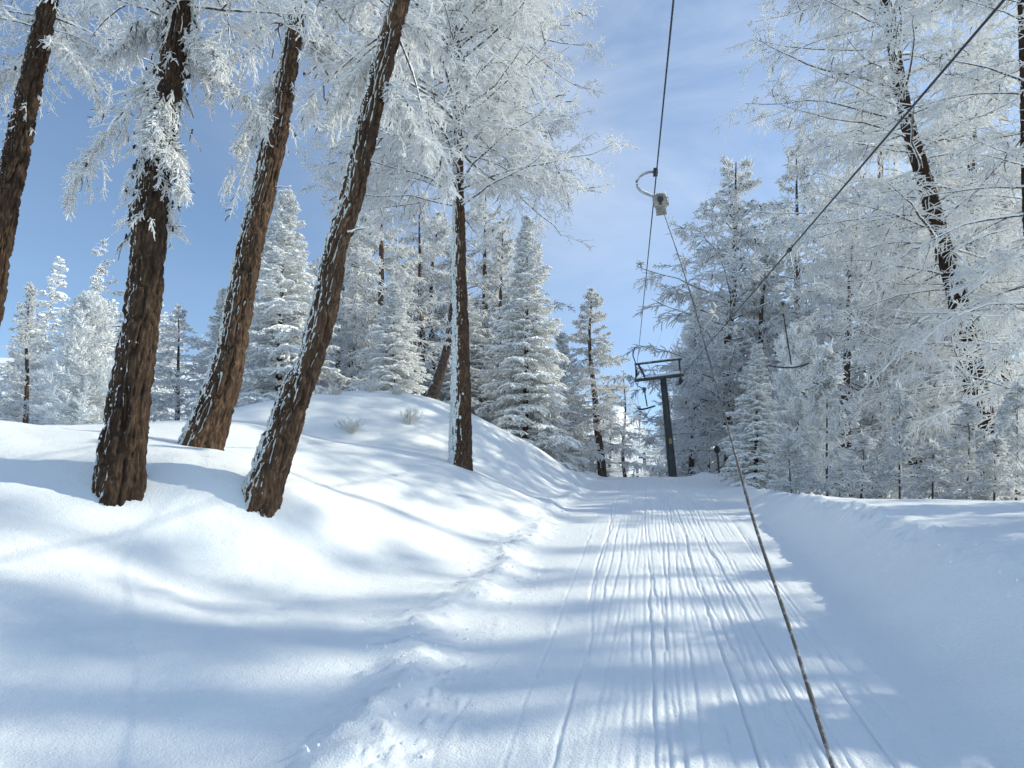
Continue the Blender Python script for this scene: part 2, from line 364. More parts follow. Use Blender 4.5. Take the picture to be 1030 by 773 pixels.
def gz(x, y): return float(ground(np.array([x]), np.array([y]))[0])
TRUNKS = {   # pixel outlines (u, v, width) of the near trunks in a plane Y
    'A': (10.0, [(-50,455,34),(-14,318,27),(7,204,24),(27,102,22),(42,34,20),(56,-40,18),(80,-200,15)]),
    'B': (7.55, [(118,500,50),(128,420,41),(140,335,37),(149,250,34),(151.5,204,31),(167,102,30),(183,0,23),(193,-80,20),(212,-250,16)]),
    'C': (9.9, [(199,458,45),(233,352,31),(251,250,27),(262,204,25),(284,102,23),(301,0,16),(316,-100,14),(336,-250,11)]),
    'D': (8.2, [(262,506,42),(289,420,34),(320,335,29),(338,250,26),(352,204,25),(375,102,24),(402,0,23),(424,-80,20),(465,-250,16)]),
    'E': (16.2, [(463,476,25),(464,386,19),(461.5,250,14.5),(461,200,13),(459,100,11),(456,0,9),(455,-80,6),(455,-150,3)]),
    'R': (24.0, [(1000,480,24),(992,440,22),(965,310,19),(935,200,16),(908,100,13),(890,0,11),(874,-110,7),(862,-230,3)]),
    'S': (19.5, [(1078,520,32),(1060,380,28),(1044,230,24),(1038,120,20),(1032,0,15),(1026,-60,9),(1022,-110,4)]),
}
def trunk_world(key):
    Y, px = TRUNKS[key]; pts, rad = [], []
    for (u, v, w) in px:
        r = ray(u, v); d = Y / r[1]; pts.append(CAM + r * d); rad.append(w * d / F / 2)
    pts = np.array(pts); rad = np.array(rad)
    b = pts[0].copy(); b[2] = gz(b[0], b[1])
    return pts, rad, b
WELLS = []
for k_ in 'BCDE':
    _p, _r, _b = trunk_world(k_); WELLS.append((_b[0] + 0.1, _b[1] - 0.15, 0.5, 0.03))

def spacing(segs):
    out = []
    for a, b, st in segs:
        n = max(1, int(round((b - a) / st))); out.append(a + (b - a) * np.arange(n) / n)
    out.append(np.array([segs[-1][1]])); return np.concatenate(out)
def geom(a, b, n, r):
    t = (np.power(r, np.arange(n + 1)) - 1) / (r ** n - 1); return a + (b - a) * t
sL = -geom(12, 420, 46, 1.09)[::-1][:-1]
sR = geom(9, 420, 48, 1.09)[1:]
S_ = np.concatenate([sL, spacing([(-12, -5, .10), (-5, -1.5, .045), (-1.5, 1.5, .0095), (1.5, 4.5, .045), (4.5, 9, .12)]), sR])
Y_ = np.concatenate([-geom(6, 120, 20, 1.15)[::-1][:-1], spacing([(-6, 2, .2), (2, 12, .03), (12, 24, .06), (24, 40, .14), (40, 60, .5)]), geom(60, 480, 60, 1.03)[1:]])
def build_ground():
    SS, YY = np.meshgrid(S_, Y_); XX = SS + xp(YY)
    Z = ground(XX, YY, True)
    Z = Z + 6.0 * sstep(np.abs(SS), 40, 300) * 4
    V = np.stack([XX, YY, Z], -1).reshape(-1, 3)
    nr, nc = SS.shape
    i = np.arange(nr - 1)[:, None] * nc + np.arange(nc - 1)[None]
    q = np.stack([i, i + 1, i + nc + 1, i + nc], -1).reshape(-1, 4)
    g = Geo(); g.add(V, q)
    o = g.build('snow_ground', [M_SNOW]); tag(o, 'smooth white snow slope with a ski tracked lift lane climbing through it', 'ground', None, 'structure')
    return o
build_ground()
def debris():
    # crumbled snow clods strewn along the left ridge and the lip of the right bank
    rng = np.random.default_rng(91); bm = bmesh.new(); bmesh.ops.create_icosphere(bm, subdivisions=1, radius=1.0)
    iv = np.array([v.co[:] for v in bm.verts]); fq = np.array([[v.index for v in f.verts] + [f.verts[2].index] for f in bm.faces]); bm.free()
    n = 420; Y = 2.6 + 26 * rng.random(n) ** 1.6; left = rng.random(n) < 0.72
    e = np.where(left, -0.10 + 0.30 * sstep(-Y, -9, -3.5) - 0.22 * vn(Y * 0.45, 1.7, 0, 31) - 0.10 * vn(Y * 1.7, 4.1, 0, 33) - hw(Y) + rng.normal(0, 0.20, n) + 0.06, hw(Y) + 0.12 * vn(Y * 0.3, 7.7, 0, 23) + 0.86 + rng.normal(0, 0.15, n))
    keep = vn(Y * 0.8, left * 5.0, 0, 77) > rng.uniform(-0.9, 0.5, n)
    X = xp(Y) + e; Z = ground(X, Y, True); g = Geo()
    for i in np.where(keep)[0]:
        sz = rng.uniform(0.005, 0.016) * (1.9 if rng.random() < 0.06 else 1.0)
        v = iv * rng.uniform(0.6, 1.25, (len(iv), 1)) * sz * rng.uniform(.6, 1.3, 3)
        a = rng.uniform(0, 6.28); c, s_ = math.cos(a), math.sin(a); v = v @ np.array([[c, s_, 0], [-s_, c, 0], [0, 0, 1]])
        g.add(v + [X[i], Y[i], Z[i] + sz * 0.25], fq)
    m_ = 700; X2 = rng.uniform(-6.5, -1.0, m_); Y2 = 2.5 + 9 * rng.random(m_) ** 1.4; X2 = np.where(rng.random(m_) < .25, rng.uniform(-1.0, 3.0, m_), X2); Z2 = ground(X2, Y2, True)
    for i in range(m_):
        sz = 0.003 + 0.006 * rng.random() ** 3
        g.add(iv * rng.uniform(0.6, 1.2, (len(iv), 1)) * sz * [1.3, 1, .6] + [X2[i], Y2[i], Z2[i] + sz * .1], fq)
    o = g.build('snow_clods', [M_CLUMP], None, False); tag(o, 'crumbled snow clods strewn along both edges of the lane', 'snow', None, 'stuff')
debris()

# ------------------------------------------------------------------ trees
def interp_poly(Pn, idx, t):
    K = Pn.shape[1]; f = np.clip(t, 0, 0.9999) * (K - 1); i = f.astype(int); fr = (f - i)[:, None]
    a = Pn[idx, i]; b = Pn[idx, i + 1]
    T = b - a; T = T / (np.linalg.norm(T, axis=1, keepdims=True) + 1e-9)
    return a * (1 - fr) + b * fr, T
def norm(a): return a / (np.linalg.norm(a, axis=-1, keepdims=True) + 1e-9)
def march(start, d0, L, K, droop, jit, rng, curl=None):
    n = len(start); pts = np.empty((n, K, 3)); pts[:, 0] = start; d = norm(d0)
    st = (L / (K - 1))[:, None]
    for k in range(1, K):
        pts[:, k] = pts[:, k - 1] + d * st
        d = d + rng.normal(0, jit, (n, 3))
        dr = droop if np.isscalar(droop) else droop[:, None]
        d[:, 2:] -= dr
        if curl is not None: d[:, 2] += curl * (k / K) ** 2
        d = norm(d)
    return pts
def children(Pn, m, t0, t1, L, ang, droop, K, jit, rng, flat=0.6, down=0.0, pw=1.0):
    n = len(Pn); idx = np.repeat(np.arange(n), m)
    t = t0 + (t1 - t0) * rng.random(n * m) ** pw
    p, T = interp_poly(Pn, idx, t)
    up = np.array([0, 0, 1.0]); side = norm(np.cross(T, up))
    sg = np.where(rng.random(n * m) < 0.5, -1, 1)[:, None]
    rnd = norm(rng.normal(0, 1, (n * m, 3)))
    sv = norm(side * sg * flat + rnd * (1 - flat)); sv = norm(sv - T * (sv * T).sum(1, keepdims=True))
    a = (ang * (0.75 + 0.5 * rng.random(n * m)))[:, None]
    d = T * np.cos(a) + sv * np.sin(a); d[:, 2] -= down
    Lc = L[idx] * (1.0 - 0.55 * t) * (0.55 + 0.6 * rng.random(n * m))
    return march(p, d, Lc, K, droop, jit, rng), Lc, idx
def taper(n, K, r0, r1, lump, rng):
    r = r0 + (r1 - r0) * np.linspace(0, 1, K)[None, :]
    r = np.repeat(r, n, 0) if r.shape[0] == 1 else r
    return r * (1 + rng.uniform(-lump, lump, (n, K)))

def larch_crown(rng, trunk, t0, t1, nprim, Lmax, prof, sec=11, ter=9, qua=2, rt=0.012, droop=0.05, elev=0.1, curl=0.25, rime_k=1.0,
                az=None, terL=0.32, terdroop=0.22, secdroop=0.08, S3=3):
    """crown of a rimed larch round a trunk polyline (local coords)"""
    g = Geo(); tk = trunk[None]
    t = t0 + (t1 - t0) * (np.arange(nprim) + rng.random(nprim) * 0.9) / nprim
    p, T = interp_poly(tk, np.zeros(nprim, int), t)
    a = rng.random(nprim) * 2 * math.pi if az is None else az(rng, nprim)
    L = Lmax * np.array([prof((x - t0) / (t1 - t0)) for x in t]) * (0.6 + 0.5 * rng.random(nprim))
    e = elev + rng.normal(0, 0.16, nprim) + 0.45 * ((t - t0) / (t1 - t0)) ** 2
    d = np.stack([np.cos(a) * np.cos(e), np.sin(a) * np.cos(e), np.sin(e)], -1)
    p1 = march(p, d, L, 9, droop, 0.105, rng, curl)
    r0 = (0.008 + 0.0105 * L)[:, None]
    R1 = r0 * np.linspace(1, 0.22, 9)[None] * (1 + rng.uniform(-.15, .15, (nprim, 9)))
    g.tubes(p1, R1, 5, 0)
    # rime layer crusted on the branch: short spikes all round come from ter level
    p2, L2, i2 = children(p1, sec, 0.12, 1.0, L * 0.46, 0.95, secdroop, 6, 0.10, rng, 0.75, 0.05, 0.85)
    g.tubes(p2, taper(len(p2), 6, rt * 1.15, rt * 0.7, .2, rng), S3, 1)
    p3, L3, i3 = children(p2, ter, 0.08, 1.0, np.clip(L2 * 0.55, terL * 0.5, terL * 1.7), 0.9, terdroop, 4, 0.16, rng, 0.45, 0.25)
    g.tubes(p3, taper(len(p3), 4, rt, rt * 0.55, .25, rng) * rime_k, S3, 1)
    p1b, _, _ = children(p1, sec, 0.05, 1.0, np.full(nprim, terL * 1.3), 1.1, terdroop, 4, 0.16, rng, 0.3, 0.3)
    g.tubes(p1b, taper(len(p1b), 4, rt, rt * 0.55, .25, rng) * rime_k, S3, 1)
    if qua:
        p4, _, _ = children(p3, qua, 0.2, 1.0, np.clip(L3 * 0.5, 0.05, 0.16), 0.8, 0.1, 3, 0.2, rng, 0.2, 0.1)
        g.tubes(p4, taper(len(p4), 3, rt * 0.8, rt * 0.35, .2, rng) * rime_k, 3, 1)
    return g

def cone(x): return (1 - x) ** 0.75 * 0.95 + 0.05
def mid(x): return max(0.15, 1 - (1.5 * x - 0.45) ** 2)
def lerp_path(pts, n):
    s = np.r_[0, np.cumsum(np.linalg.norm(np.diff(pts, axis=0), axis=1))]; t = np.linspace(0, s[-1], n)
    # smooth cubic through the points
    return np.stack([_pchip(t, s, pts[:, i]) for i in range(3)], -1), s, t

def bark_trunk(pts, rad, parent, S=112, step=0.03, amp=0.02, seed=1, flare=0.16, bm=None):
    path, s, t = lerp_path(pts, int(np.linalg.norm(pts[-1] - pts[0]) / step))
    r = np.interp(t, s, rad); K = len(path)
    base = path[0].copy()
    T = norm(np.gradient(path, axis=0)); A = norm(np.cross(T, np.array([0.05, 1, 0.0]))); B = np.cross(T, A)
    a = np.arange(S) * 2 * math.pi / S
    ca, sa = np.cos(a)[None], np.sin(a)[None]
    x = r[:, None] * ca; y = r[:, None] * sa; l = t[:, None] + 0 * ca
    w = 0.35 * vn(x * 5, y * 5, l * 2.2, seed + 9)
    n1 = 1 - np.abs(vn(x * 12 + w, y * 12 + w, l * 2.6, seed)); n2 = 1 - np.abs(vn(x * 25 + w, y * 25 - w, l * 6.5, seed + 1))
    dsp = amp * (-1.5 * n1 ** 5 - 0.6 * n2 ** 4) + amp * 0.45 * vn(x * 45, y * 45, l * 22, seed + 2) + r[:, None] * 0.07 * fbm(x * 3, y * 3, l * 0.8, seed + 3, 2)
    fl = flare * np.exp(-np.maximum(t, 0)[:, None] / 0.45) * (1 + 0.35 * np.cos(a * 4 + seed)[None])
    rr = r[:, None] * (1 + fl) + dsp
    V = path[:, None] + rr[..., None] * (A[:, None] * np.cos(a)[None, :, None] + B[:, None] * np.sin(a)[None, :, None])
    g = Geo(); i = np.arange(K - 1)[:, None] * S; j = np.arange(S)[None]; j2 = (j + 1) % S
    q = np.stack([i + j, i + j2, i + S + j2, i + S + j], -1).reshape(-1, 4)
    g.add(V.reshape(-1, 3), q)
    return g.build('trunk', [bm or M_BARK], parent), path, r, t, V

_bm = bmesh.new(); bmesh.ops.create_icosphere(_bm, subdivisions=2, radius=1.0)
ICO_V = np.array([v.co[:] for v in _bm.verts]); ICO_F = np.array([[v.index for v in f.verts] for f in _bm.faces]); _bm.free()
ICO_Q = np.c_[ICO_F, ICO_F[:, 2]]
def blobs(g, cen, scl, rng, m=0, rough=0.25, frames=None):
    n = len(cen)
    for i in range(n):
        o = rng.uniform(0, 50, 3)
        v = ICO_V * (1 + rough * vn(ICO_V[:, 0] * 1.6 + o[0], ICO_V[:, 1] * 1.6 + o[1], ICO_V[:, 2] * 1.6 + o[2], 5))[:, None]
        v = v * scl[i]
        if frames is not None: v = v @ frames[i]
        g.add(v + cen[i], ICO_Q, m)
def frost_crust(path, r, V, parent, rng, count, face=-2.75, spread=0.62, zlo=0.0, zhi=9.0, size=(0.004, 0.011), dens_seed=3):
    """clumps of rime and snow stuck to the windward side of a trunk"""
    K, S, _ = V.shape; g = Geo(); cen, scl, fr = [], [], []
    tries = 0
    while len(cen) < count and tries < count * 30:
        tries += 1
        k = rng.integers(0, K - 1); h = path[k, 2] - path[0, 2]
        if h < zlo or h > zhi: continue
        j = rng.integers(0, S); p = V[k, j]; nrm = p - path[k]; L = np.linalg.norm(nrm); nrm /= L
        az = math.atan2(nrm[1], nrm[0]); dlt = (az - face + math.pi) % (2 * math.pi) - math.pi
        if rng.random() > math.exp(-(dlt / spread) ** 2): continue
        if vn(p[0] * 4, p[1] * 4, p[2] * 2.2, dens_seed) < rng.uniform(-0.9, 0.7): continue
        sz = rng.uniform(*size) * (1 if rng.random() < 0.85 else 1.7)
        up = np.array([0, 0, 1.0]); tx = norm(np.cross(up, nrm)); tz = np.cross(nrm, tx)
        cen.append(p + nrm * sz * 0.15); scl.append(np.array([sz * rng.uniform(.7, 1.2), sz * 0.55, sz * rng.uniform(1.0, 2.2)])); fr.append(np.stack([tx, nrm, tz]))
    blobs(g, cen, scl, rng, 0, 0.45, fr)
    o = g.build('frost_crust', [M_CRUST], parent); o['kind'] = 'stuff'; return o

def near_larch(key, label, group, crown_kw, crust, seed, stubs=(), hi=True, extra=None, boughs=()):
    pts, rad, b = trunk_world(key); rng = np.random.default_rng(seed)
    root = empty('larch_tree', b, label, 'tree', group)
    pl = pts - b
    # sink the foot below the snow
    d = (pl[1] - pl[0]); d = d / np.linalg.norm(d)
    pl[0] = pl[0] + d * ((-0.35 - pl[0][2]) / d[2])
    tr, path, r, t, V = bark_trunk(pl, rad, root, 112 if hi else 64, 0.03 if hi else 0.05, 0.034 if hi else 0.024, seed, bm={'C': M_BARKR, 'D': M_BARKR, 'E': M_BARKR, 'R': M_BARKD, 'S': M_BARKS}.get(key))
    if crust: frost_crust(path, r, V, root, rng, **crust)
    g = larch_crown(rng, path, **crown_kw)
    if extra: extra(g, path, rng)
    Yk = TRUNKS[key][0]
    for (v0, u1, v1, dy) in boughs:
        q_ = path + b - CAM; vv = 386.5 - F * (q_[:, 2] * CP - q_[:, 1] * SP) / (q_[:, 1] * CP + q_[:, 2] * SP)
        k = int(np.argmin(np.abs(vv - v0))); p0 = path[k]; p1 = atY(u1, v1, Yk + dy) - b; L = np.linalg.norm(p1 - p0)
        c1 = p0 * 0.45 + p1 * 0.55 + np.array([0, 0, 0.30 * L]); t_ = np.linspace(0, 1, 10)[:, None]
        c = (1 - t_) ** 2 * p0 + 2 * t_ * (1 - t_) * c1 + t_ ** 2 * p1 + rng.normal(0, .02, (10, 3)) * t_
        g.tubes(c, np.linspace(.030, .010, 10), 6, 0)
        s2, L2, _ = children(c[None], 26, 0.15, 1, np.array([L * 0.5]), 0.8, 0.22, 6, 0.12, rng, .6, .35); g.tubes(s2, taper(len(s2), 6, .012, .008, .2, rng), 4, 1)
        s3, L3, _ = children(s2, 12, 0.05, 1, np.full(len(s2), .22), .8, .25, 4, .18, rng, .3, .3); g.tubes(s3, taper(len(s3), 4, .010, .005, .25, rng), 3, 1)
        s4, _, _ = children(s3, 2, 0.1, 1, np.full(len(s3), .09), .8, .1, 3, .2, rng, .2, .1); g.tubes(s4, taper(len(s4), 3, .008, .004, .25, rng), 3, 1)
        s5, _, _ = children(c[None], 120, 0.05, 1, np.array([.30]), 1.0, .2, 4, .2, rng, .2, .2); g.tubes(s5, taper(len(s5), 4, .011, .005, .25, rng), 3, 1)
    g.build('crown', [M_BRANCH, M_RIME, M_LICHEN], root)
    for (h, az, L, rr, el) in stubs:
        k = int(np.argmin(np.abs(path[:, 2] - h))); gg = Geo()
        dd = np.array([math.cos(az) * math.cos(el), math.sin(az) * math.cos(el), math.sin(el)])
        q = path[k][None] + dd[None] * np.linspace(r[k] * 0.7, r[k] + L, 6)[:, None]; q = q + rng.normal(0, 0.006, q.shape)
        gg.tubes(q, np.linspace(rr, rr * 0.55, 6), 7, 0, True); gg.build('branch_stub', [M_BRANCH], root)
    return root

G_NEAR = 'larches standing on the left snow slope'
def lichen(z0, z1, n):
    def f(g, path, rng):
        ks = np.where((path[:, 2] > z0) & (path[:, 2] < z1))[0]
        k = rng.choice(ks, n); a = rng.uniform(0, 6.28, n); rr = rng.uniform(0.12, 0.42, n)
        c = path[k] + np.stack([np.cos(a) * rr, np.sin(a) * rr, rng.uniform(-.1, .1, n)], -1)
        # hanging beard of rimed shoots with dark lichen in it
        d = np.stack([np.cos(a) * .5, np.sin(a) * .5, np.full(n, -0.6)], -1)
        p = march(path[k] + 0.5 * (c - path[k]), d, rng.uniform(.18, .5, n), 6, 0.25, 0.22, rng)
        g.tubes(p, taper(n, 6, .010, .006, .3, rng), 4, 1)
        q, _, _ = children(p, 12, 0.1, 1, np.full(n, .15), 0.7, 0.2, 4, 0.2, rng, 0.2, 0.3); g.tubes(q, taper(len(q), 4, .008, .004, .3, rng), 3, 1)
        m = n
        blobs(g, list(p[:m, 2] + rng.normal(0, .02, (m, 3))), [np.array([.014, .014, .035]) * rng.uniform(.5, 1.4) for _ in range(m)], rng, 2, 0.7)
    return f

near_larch('A', 'leaning larch trunk cut off by the left edge of the photo', G_NEAR,
    dict(t0=0.56, t1=1.0, nprim=44, Lmax=2.4, prof=mid, sec=11, ter=9, qua=2, rt=0.012, droop=0.12, elev=0.0), dict(count=350, zhi=8), 11,
    [(3.6, 2.9, .35, .022, .1), (4.3, 3.3, .3, .02, .15)], extra=lichen(4.6, 7.2, 30), boughs=[(60, -30, 120, .2), (40, 95, 95, -.3)])
near_larch('B', 'darkest thick larch trunk with rime beard, second from the left edge', G_NEAR,
    dict(t0=0.56, t1=1.0, nprim=46, Lmax=2.1, prof=mid, sec=11, ter=9, qua=2, rt=0.012, droop=0.14, elev=-0.05), dict(count=420, zhi=6.5, spread=.7, face=-2.6), 12,
    [(1.75, 2.9, .22, .03, .05), (3.0, 0.4, .2, .012, .1)], extra=lichen(2.9, 6.2, 170), boughs=[(75, 70, 190, .2), (60, 262, 120, .3), (20, 108, 60, -.2), (40, 228, 70, -.3), (95, 150, 150, -.28), (135, 183, 190, -.22)])
near_larch('C', 'slim leaning larch with rime crusted left flank, set back between two thicker trunks', G_NEAR,
    dict(t0=0.52, t1=1.0, nprim=44, Lmax=2.3, prof=mid, sec=11, ter=9, qua=2, rt=0.012, droop=0.14, elev=0.0), dict(count=2200, zhi=7), 13,
    [(4.0, 0.1, .22, .015, .05)], extra=lichen(4.8, 7.0, 20), boughs=[(60, 232, 215, .3), (40, 345, 60, .2), (90, 240, 150, -.2)])
near_larch('D', 'strongly leaning warm brown larch with flared foot, nearest to the ski lane', G_NEAR,
    dict(t0=0.54, t1=1.0, nprim=42, Lmax=2.3, prof=mid, sec=11, ter=9, qua=2, rt=0.012, droop=0.14, elev=0.0), dict(count=2000, zhi=6.5), 14,
    [(3.2, -0.4, .2, .02, .05), (4.4, 0.2, .08, .03, .2), (5.4, 0.2, .1, .025, .2)], boughs=[(75, 455, 190, .3), (50, 330, 130, .4), (20, 470, 80, .2), (85, 425, 150, -.2)])
near_larch('E', 'upright larch with bare dark lower trunk and wide rimed crown above the slope', G_NEAR,
    dict(t0=0.36, t1=0.99, nprim=125, Lmax=4.6, prof=mid, sec=15, ter=12, qua=2, rt=0.014, droop=0.07, elev=0.12, terL=0.42), dict(count=600, zhi=6, size=(.01, .03)), 15, (), False)
R_ = near_larch('R', 'tall larch with drooping rimed boughs and dark trunk behind the right snow bank', 'larches on the right of the ski lane',
    dict(t0=0.10, t1=0.99, nprim=185, Lmax=6.0, prof=mid, sec=14, ter=10, qua=1, rt=0.020, droop=0.07, elev=0.12, terL=0.62), None, 16, (), False)
S__ = near_larch('S', 'nearest right hand larch with thick trunk at the right photo edge', 'larches on the right of the ski lane',
    dict(t0=0.12, t1=0.99, nprim=66, Lmax=5.0, prof=mid, sec=12, ter=10, qua=1, rt=0.018, droop=0.10, elev=0.1, terL=0.6), None, 17, (), False)

# ---- prototypes for trees further off: 10 m tall, foot at the origin
def proto_larch(seed, nprim, Lmax, prof, t0, rt, sec, ter, qua, S3=3, elev=0.08, droop=0.05, rtrunk=0.17, mats=None, terL=0.34):
    rng = np.random.default_rng(seed)
    z = np.linspace(-0.4, 10, 24); path = np.stack([0.12 * vn(z * 0.3, seed, 0, seed), 0.12 * vn(z * 0.3, seed + 5, 0, seed), z], -1); path[:, :2] -= path[1, :2]
    g = Geo(); g.tubes(path, rtrunk * np.linspace(1.05, 0.06, 24) ** 0.9, 9, 0); c = larch_crown(rng, path, t0, 0.995, nprim, Lmax, prof, sec, ter, qua, rt, droop, elev, terL=terL, S3=S3)
    return g, c, path
def proto_spruce(seed, whorls, Lmax, wide=1.0, tuft=False, far=False):
    rng = np.random.default_rng(seed)
    z = np.linspace(-0.4, 10, 16); path = np.stack([0 * z, 0 * z, z], -1)
    g = Geo(); g.tubes(path, 0.16 * np.linspace(1.0, 0.06, 16), 8, 0)
    c = Geo()
    n = whorls * 8
    t = 0.06 + 0.93 * ((np.arange(n) + rng.random(n)) / n) ** 1.05
    p, _ = interp_poly(path[None], np.zeros(n, int), t)
    a = np.arange(n) * 2.399 + rng.normal(0, 0.25, n)
    prof = ((1 - t) ** 0.8 * 0.97 + 0.03) if not tuft else np.clip(1.25 * np.sqrt(np.maximum(1 - t, 0)) * (0.55 + 0.45 * np.minimum(t / 0.25, 1)), 0.05, 1.1)
    L = Lmax * prof * (0.55 + 0.6 * rng.random(n))
    e = -0.10 + 0.75 * t ** 2 + rng.normal(0, 0.10, n) + (0.25 if tuft else 0)
    d = np.stack([np.cos(a) * np.cos(e), np.sin(a) * np.cos(e), np.sin(e)], -1)
    p1 = march(p, d, L, 7, 0.10 if not tuft else 0.02, 0.04, rng, 0.30)
    c.tubes(p1, (0.030 + 0.008 * L)[:, None] * np.linspace(1, .5, 7)[None], 5, 0)
    m = 24 if not far else 12
    th = 0.062 if not far else 0.10
    p2, L2, _ = children(p1, m, 0.12, 1.0, np.clip(L * 0.58, 0.28, 1.1), 0.85, 0.12 if not tuft else -0.03, 5, 0.08, rng, 0.9 if not tuft else 0.45, 0.06 if not tuft else -0.15, 0.8)
    R2 = taper(len(p2), 5, th, th * 0.35, .3, rng); R2[:, 0] *= 0.5
    c.tubes(p2, R2, 5, 0)
    if not far:
        p3, _, _ = children(p2, 5, 0.15, 1.0, np.clip(L2 * 0.55, 0.12, 0.35), 0.85, 0.14 if not tuft else 0.0, 4, 0.1, rng, 0.7, 0.1 if not tuft else -0.1)
        R3 = taper(len(p3), 4, th * 0.62, th * 0.28, .3, rng); R3[:, 0] *= 0.6
        c.tubes(p3, R3, 4, 0)
        # bare needle twigs hanging below the loaded sprays
        p4, _, _ = children(p2, 3, 0.1, 1.0, np.full(len(p2), 0.22), 0.9, 0.3, 3, 0.2, rng, 0.3, 0.6)
        c.tubes(p4, taper(len(p4), 3, 0.016, 0.008, .3, rng), 3, 1)
    return g, c, path
def install(name, g, c, tm, cm, label, group):
    root = empty(name, (0, 0, 0), label, 'tree', group)
    g.build('trunk', [tm], root); c.build('crown', cm, root); return root

PROTO = {}
def register(key, name, g, c, cm): PROTO[key] = [name, g, c, cm, None]
g_, c_, _ = proto_larch(101, 95, 2.7, cone, 0.08, 0.021, 11, 10, 0); register('larch', 'larch_tree', g_, c_, [M_BRANCH, M_RIMEFAR])
g_, c_, _ = proto_larch(102, 85, 3.1, mid, 0.12, 0.020, 11, 10, 0, droop=0.08); register('broad', 'larch_tree', g_, c_, [M_BRANCH, M_RIMEFAR])
g_, c_, _ = proto_larch(103, 70, 1.9, cone, 0.06, 0.011, 8, 6, 0, elev=0.1, rtrunk=0.14); register('thin', 'larch_tree', g_, c_, [M_BRANCH, M_RIMEFAR])
g_, c_, _ = proto_larch(104, 46, 3.4, cone, 0.045, 0.08, 8, 5, 2, elev=0.22, droop=0.05, rtrunk=0.085, terL=1.0); register('young', 'young_larch', g_, c_, [M_BRANCH, M_RIME])
g_, c_, _ = proto_spruce(105, 26, 2.5); register('spruce', 'spruce_tree', g_, c_, [M_SPRUCE, M_NEEDLE])
g_, c_, _ = proto_spruce(106, 24, 3.0); register('spruce_b', 'spruce_tree', g_, c_, [M_SPRUCE, M_NEEDLE])
g_, c_, _ = proto_spruce(107, 20, 3.0, tuft=True); register('pine', 'pine_tree', g_, c_, [M_SPRUCE, M_NEEDLE])

def plant(kind, u, vtop, Y, label, group, wide=1.0, rot=0.0, ubase=None, dz=0.0, cat='tree'):
    top = atY(u, vtop, Y)
    ub = u if ubase is None else ubase
    x = top[0]
    if ubase is not None:
        zb = gz(x, Y); d = Y / 1.0
        for _ in range(4):
            yc = ((zb - 1.6) * CP - Y * SP) / (Y * CP + (zb - 1.6) * SP); dd = Y * CP + (zb - 1.6) * SP
            x = (ubase - 515) / F * dd; zb = gz(x, Y)
    zb = gz(x, Y) + dz
    H = top[2] - zb; sc = H / 10.0
    tilt = math.atan2(top[0] - x, H)
    pr = PROTO[kind]
    if pr[4] is None:
        r = install(pr[0], pr[1], pr[2], M_TRUNKFAR, pr[3], label, group); r['category'] = cat
        pr[4] = r; r.rotation_mode = 'ZYX'; r.location = (x, Y, zb); r.rotation_euler = (0, tilt, rot); r.scale = (sc * wide, sc * wide, sc)
        return r
    return dup(pr[4], (x, Y, zb), rot, (sc * wide, sc * wide, sc), label, group, (0, tilt))

